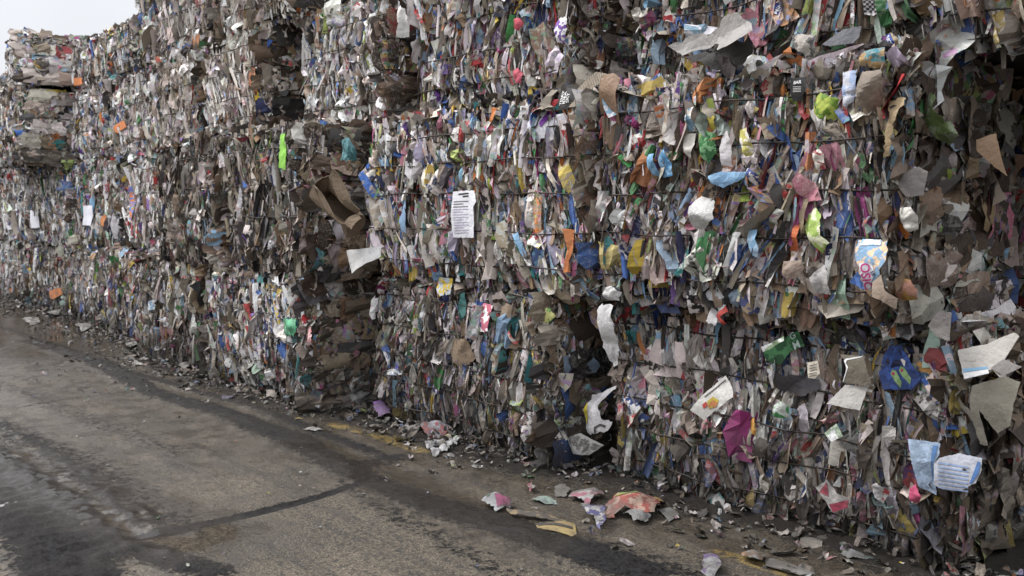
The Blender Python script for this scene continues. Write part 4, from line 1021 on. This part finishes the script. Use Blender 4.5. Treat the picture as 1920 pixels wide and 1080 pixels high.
    S('plastic_film', 'hot pink crumpled film low beside the green strip', 'plastic film', [(1706, 916), (1716, 908), (1732, 930), (1722, 944), (1708, 938)], (.62, .03, .16), None, .1, Y=-.16, bulge=.03, crum=.01)
    S('carton', 'speckled crumpled white and teal pack at the foot of the bale', 'packaging', [(1318, 946), (1344, 924), (1358, 940), (1360, 968), (1338, 978)], (.55, .55, .54), (.10, .30, .30), .75, bulge=.04, crum=.015)
    h = S('carton', 'white pack with a green top and small figures', 'packaging', [(1450, 760), (1464, 752), (1478, 760), (1476, 786), (1452, 782)], (.58, .64, .58), 'green', .5, Y=-.18, bulge=.02)
    h = S('carton', 'small green and white spiral-spined card', 'card', [(1546, 812), (1568, 794), (1580, 818), (1560, 828)], (.40, .50, .36), 'white', .5, Y=-.18, bulge=.01)
    S('paper_scrap', 'white torn sheet with a red corner above the bottom-row bale', 'scrap', [(1323, 604), (1342, 560), (1366, 554), (1362, 575), (1344, 610)], (.66, .64, .66), None, .1, Y=-.2, bulge=.03)
    S('paper_scrap', 'small red bracket-shaped scrap beside the white torn sheet', 'scrap', [(1340, 592), (1360, 574), (1366, 584), (1354, 594), (1362, 606), (1356, 610)], (.50, .04, .03), None, .1, Y=-.23, bulge=.02)
    S('plastic_film', 'steel blue film hanging in the seam near the red scrap', 'plastic film', [(1370, 545), (1395, 535), (1412, 560), (1396, 592), (1382, 572), (1368, 566)], (.16, .21, .28), None, .1, Y=-.22, bulge=.04, crum=.012)
    S('kraft_flap', 'broad beige board lying along the seam over the bottom row', 'board', [(1530, 574), (1570, 566), (1622, 572), (1612, 585), (1556, 596)], (.40, .35, .29), None, .1, Y=-.22, bulge=.02, lean=-.5)
    S('carton', 'pale folded board flap right of the beige board in the seam', 'board', [(1740, 610), (1764, 582), (1786, 588), (1780, 640), (1756, 630)], (.42, .38, .36), None, .3, Y=-.16, bulge=.02)
    S('paper_board', 'dark patterned board leaning at the foot beside the gap', 'board', [(1060, 822), (1088, 812), (1120, 838), (1102, 854), (1078, 850)], (.16, .155, .15), 'lgrey', .9, Y=-.12, bulge=.02)

    # ---- litter on the ground
    G = dict(ground=True, cuts=3)
    S('plastic_bag', 'purple crumpled packet at the foot of the wall', 'packet', [(702, 776), (716, 768), (736, 778), (732, 792), (712, 794), (700, 788)], (.28, .10, .46), (.18, .05, .3), .5, bulge=.10, crum=.02, gloss=.5, **G)
    S('plastic_bag', 'crumpled white bag at the foot below the green bag', 'bag', [(578, 758), (590, 748), (604, 750), (608, 764), (598, 774), (580, 772)], (.66, .68, .72), (.3, .34, .4), .3, bulge=.12, crum=.03, gloss=.3, **G)
    S('paper_scrap', 'cream crumpled paper at the wall foot, far left', 'scrap', [(496, 740), (508, 735), (523, 742), (518, 750), (500, 750)], (.60, .52, .45), None, .1, bulge=.06, crum=.02, **G)
    S('plastic_scrap', 'small violet flat scrap on the dark ground', 'scrap', [(415, 745), (436, 741), (439, 747), (418, 750)], (.16, .10, .42), None, .1, bulge=.01, **G)
    S('paper_scrap', 'thin white sliver alone on the dark road', 'scrap', [(568, 805), (586, 803), (606, 808), (588, 810)], (.66, .64, .62), None, .1, bulge=.01, crum=.008, **G)
    S('paper_scrap', 'flat cardboard piece at the wall foot, far left', 'cardboard', [(438, 728), (460, 724), (488, 728), (480, 736), (444, 735)], (.36, .28, .20), None, .1, bulge=.02, **G)
    for i, (x, y) in enumerate(((795, 838), (812, 832), (830, 836), (806, 850), (840, 830), (822, 845))):
        S('paper_scrap', ['white shredded paper near the end of the yellow line', 'second white shred above the yellow line end', 'white shred farther right by the wall foot', 'lowest white shred by the yellow line', 'white shred against the wall foot', 'middle white shred of the small heap'][i], 'scrap',
          [(x, y), (x + 10, y - 5), (x + 22, y - 2), (x + 16, y + 5), (x + 6, y + 6)], (.68, .68, .70), 'dgrey', .3, bulge=.03, crum=.02, group='white shredded scraps by the yellow line', **G)
    S('plastic_bag', 'pale lilac crumpled film by the shredded scraps', 'plastic film', [(790, 812), (806, 798), (820, 806), (832, 800), (846, 812), (826, 822), (806, 824)], (.55, .55, .64), (.5, .1, .12), .55, bulge=.06, crum=.02, **G)
    h = S('plastic_wrapper', 'white and magenta crumpled wrapper on the open ground', 'wrapper', [(902, 950), (912, 932), (926, 936), (930, 944), (962, 946), (956, 956), (930, 961), (918, 956)], (.60, .64, .68), None, .1, bulge=.05, crum=.022, gloss=.4, **G)
    patch(h, 'magenta_field', [(927, 946), (960, 946), (956, 955), (932, 960)], (.42, .05, .20), .003)
    patch(h, 'teal_stripe', [(914, 936), (921, 937), (918, 950), (912, 948)], (.02, .16, .14), .003)
    S('paper_strip', 'muddy twisted strip behind the yellow and black carton', 'paper strip', [(946, 958), (970, 966), (1010, 970), (1068, 980), (1066, 988), (1010, 980), (960, 972)], (.10, .075, .06), (.5, .35, .15), .5, bulge=.03, crum=.012, **G)
    h = S('carton', 'flattened yellow and black carton lying on the ground', 'carton', [(995, 990), (1004, 982), (1078, 984), (1081, 1004), (1072, 1008), (1020, 998)], (.58, .40, .10), (.4, .2, .05), .1, bulge=.035, crum=.004, thick=.003, torn=.01, **G)
    patch(h, 'black_band', [(1010, 988), (1074, 993), (1074, 998), (1008, 991)], 'black', .004)
    patch(h, 'black_band', [(1002, 985), (1040, 984), (1040, 986), (1004, 988)], 'black', .004)
    h = S('plastic_wrapper', 'royal blue crumpled wrapper with white streaks', 'wrapper', [(1090, 962), (1104, 952), (1124, 962), (1136, 974), (1134, 992), (1124, 1000), (1112, 988), (1096, 980)], (.05, .06, .42), 'white', .6, bulge=.07, crum=.025, gloss=.5, **G)
    h = S('plastic_wrapper', 'long red and white wrapper with an orange end', 'wrapper', [(1136, 956), (1160, 946), (1200, 944), (1226, 946), (1240, 934), (1248, 944), (1238, 956), (1226, 970), (1190, 972), (1168, 966), (1140, 972)], (.52, .05, .02), (.55, .36, .28), .55, bulge=.06, crum=.02, gloss=.4, **G)
    patch(h, 'orange_end', [(1226, 946), (1240, 935), (1247, 944), (1236, 956)], (.60, .34, .06), .003)
    patch(h, 'green_edge', [(1150, 951), (1170, 946), (1196, 945), (1196, 948), (1172, 950)], (.35, .45, .10), .003)
    S('paper_scrap', 'white crumpled piece tucked under the red wrapper', 'scrap', [(1168, 964), (1196, 962), (1222, 970), (1214, 980), (1188, 980)], (.56, .58, .60), 'dgrey', .3, bulge=.04, crum=.015, **G)
    S('paper_scrap', 'arched white paper with pink marks near the wall foot', 'scrap', [(1066, 936), (1074, 926), (1110, 928), (1128, 924), (1132, 936), (1112, 940), (1104, 950), (1084, 940)], (.68, .66, .66), 'pink', .5, bulge=.04, crum=.012, **G)
    S('plastic_film', 'pale green film flat on the ground', 'plastic film', [(996, 938), (1010, 932), (1040, 938), (1046, 944), (1020, 945)], (.45, .60, .55), 'mint', .5, bulge=.015, crum=.008, gloss=.6, **G)
    S('paper_scrap', 'small hot pink scrap alone on the ground', 'scrap', [(986, 914), (994, 910), (1004, 920), (994, 924)], (.62, .06, .14), 'white', .5, bulge=.025, crum=.012, **G)
    S('plastic_scrap', 'translucent grey tile-like scrap near the wall foot', 'scrap', [(1040, 916), (1054, 910), (1070, 920), (1062, 932), (1042, 930)], (.24, .235, .22), None, .1, bulge=.01, **G)
    S('paper_board', 'square grey card lying right of the red wrapper', 'card', [(1234, 958), (1256, 952), (1274, 968), (1254, 979)], (.24, .25, .25), None, .1, bulge=.015, crum=.004, thick=.002, **G)
    S('paper_scrap', 'tiny white chip at the lower middle of the road', 'scrap', [(1180, 1068), (1190, 1066), (1192, 1071), (1182, 1072)], (.6, .6, .58), None, .1, bulge=.01, **G)
    S('paper_scrap', 'white crumpled paper at the bottom edge by the yellow line', 'scrap', [(1316, 1074), (1322, 1050), (1336, 1040), (1350, 1044), (1344, 1056), (1354, 1068), (1340, 1080), (1326, 1078)], (.60, .61, .64), 'purple', .5, bulge=.04, crum=.015, **G)
    S('carton', 'torn white, blue and orange carton across the yellow line', 'carton', [(1388, 1044), (1402, 1034), (1436, 1042), (1430, 1060), (1410, 1058), (1396, 1052)], (.58, .57, .56), (.5, .22, .08), .55, bulge=.03, crum=.012, **G)
    S('paper_strip', 'long flat grey board strip beside the yellow line', 'board', [(1434, 1052), (1448, 1048), (1530, 1078), (1500, 1080), (1436, 1062)], (.24, .235, .225), None, .1, bulge=.01, crum=.003, thick=.004, **G)
    S('paper_board', 'grey crumpled card at the foot of the nearest bale', 'board', [(1500, 1012), (1506, 1008), (1544, 1014), (1540, 1030), (1502, 1028)], (.28, .27, .25), 'taupe', .5, bulge=.02, crum=.012, **G)
    S('paper_scrap', 'pale blue-white flat scrap at the foot of the nearest bale', 'scrap', [(1574, 1040), (1600, 1036), (1626, 1044), (1618, 1050), (1588, 1048)], (.42, .45, .48), None, .3, bulge=.02, crum=.01, **G)
    S('paper_scrap', 'white streak of film at the left photo edge on the mud', 'scrap', [(-6, 950), (10, 946), (34, 941), (28, 948), (4, 954)], (.6, .6, .62), None, .1, bulge=.01, **G)
    for i, (x, y) in enumerate(((100, 590), (155, 617), (218, 625), (245, 652), (345, 690), (58, 604))):
        S('paper_scrap', ['white heap of paper by the lowest orange tag', 'pale scrap in the wet strip right of the tag', 'pale torn piece by the step in the wall foot', 'white piece at the foot of the grimy bale', 'white twisted scrap below the dark muddy foot', 'thin pale scrap on the far wet ground'][i], 'scrap',
          [(x - 14, y), (x - 4, y - 5), (x + 10, y - 4), (x + 16, y + 2), (x, y + 5)], (.60, .58, .55), 'dgrey', .5, bulge=.05, crum=.02, **G)
build_pieces()

def build_litter():
    """the crumbs of paper and board trodden along the foot of the wall"""
    r = np.random.RandomState(5); n = 3000
    x = r.uniform(-20, -1.2, n)
    foot = np.interp(x, [-22, -14, -12, -9.9, -9.8, -6.1, -6.0, -3.9, -3.5, 1.4], [.1, .05, 0, -.15, -.42, -.45, -.25, -.2, 0, 0])
    y = foot + .08 - r.gamma(1.2, .12, n) * (1 + .9 * (vnoise(x * 1.4, x * 0 + 4) > .1))
    S = Scraps(77)
    ex, ey, ez = np.eye(3)
    z = .012 + r.uniform(0, .05, n) * np.clip(1 - (foot - y) / .3, 0, 1)
    big = np.where(r.rand(n) < .14, 1.7, 1.0)
    S.add(np.stack([x, y, z], -1), ex, ey, ez, r.uniform(.005, .022, n) * big, r.uniform(.006, .035, n) * big, r.uniform(-3, 3, n), r.normal(0, .35, n), r.normal(0, .35, n),
          r.uniform(0, .7, n), r.normal(0, .4, n), r.normal(0, .008, n), .16, 'foot')
    n = 260
    x = r.uniform(-14, -.8, n); y = r.uniform(-2.6, -.3, n)
    S.add(np.stack([x, y, np.full(n, .014)], -1), ex, ey, ez, r.uniform(.003, .010, n), r.uniform(.004, .014, n), r.uniform(-3, 3, n), r.normal(0, .2, n), r.normal(0, .2, n),
          r.uniform(0, .7, n), r.normal(0, .4, n), r.normal(0, .003, n), .16, 'mixed')
    tag(S.build('litter'), kind='stuff')
build_litter()
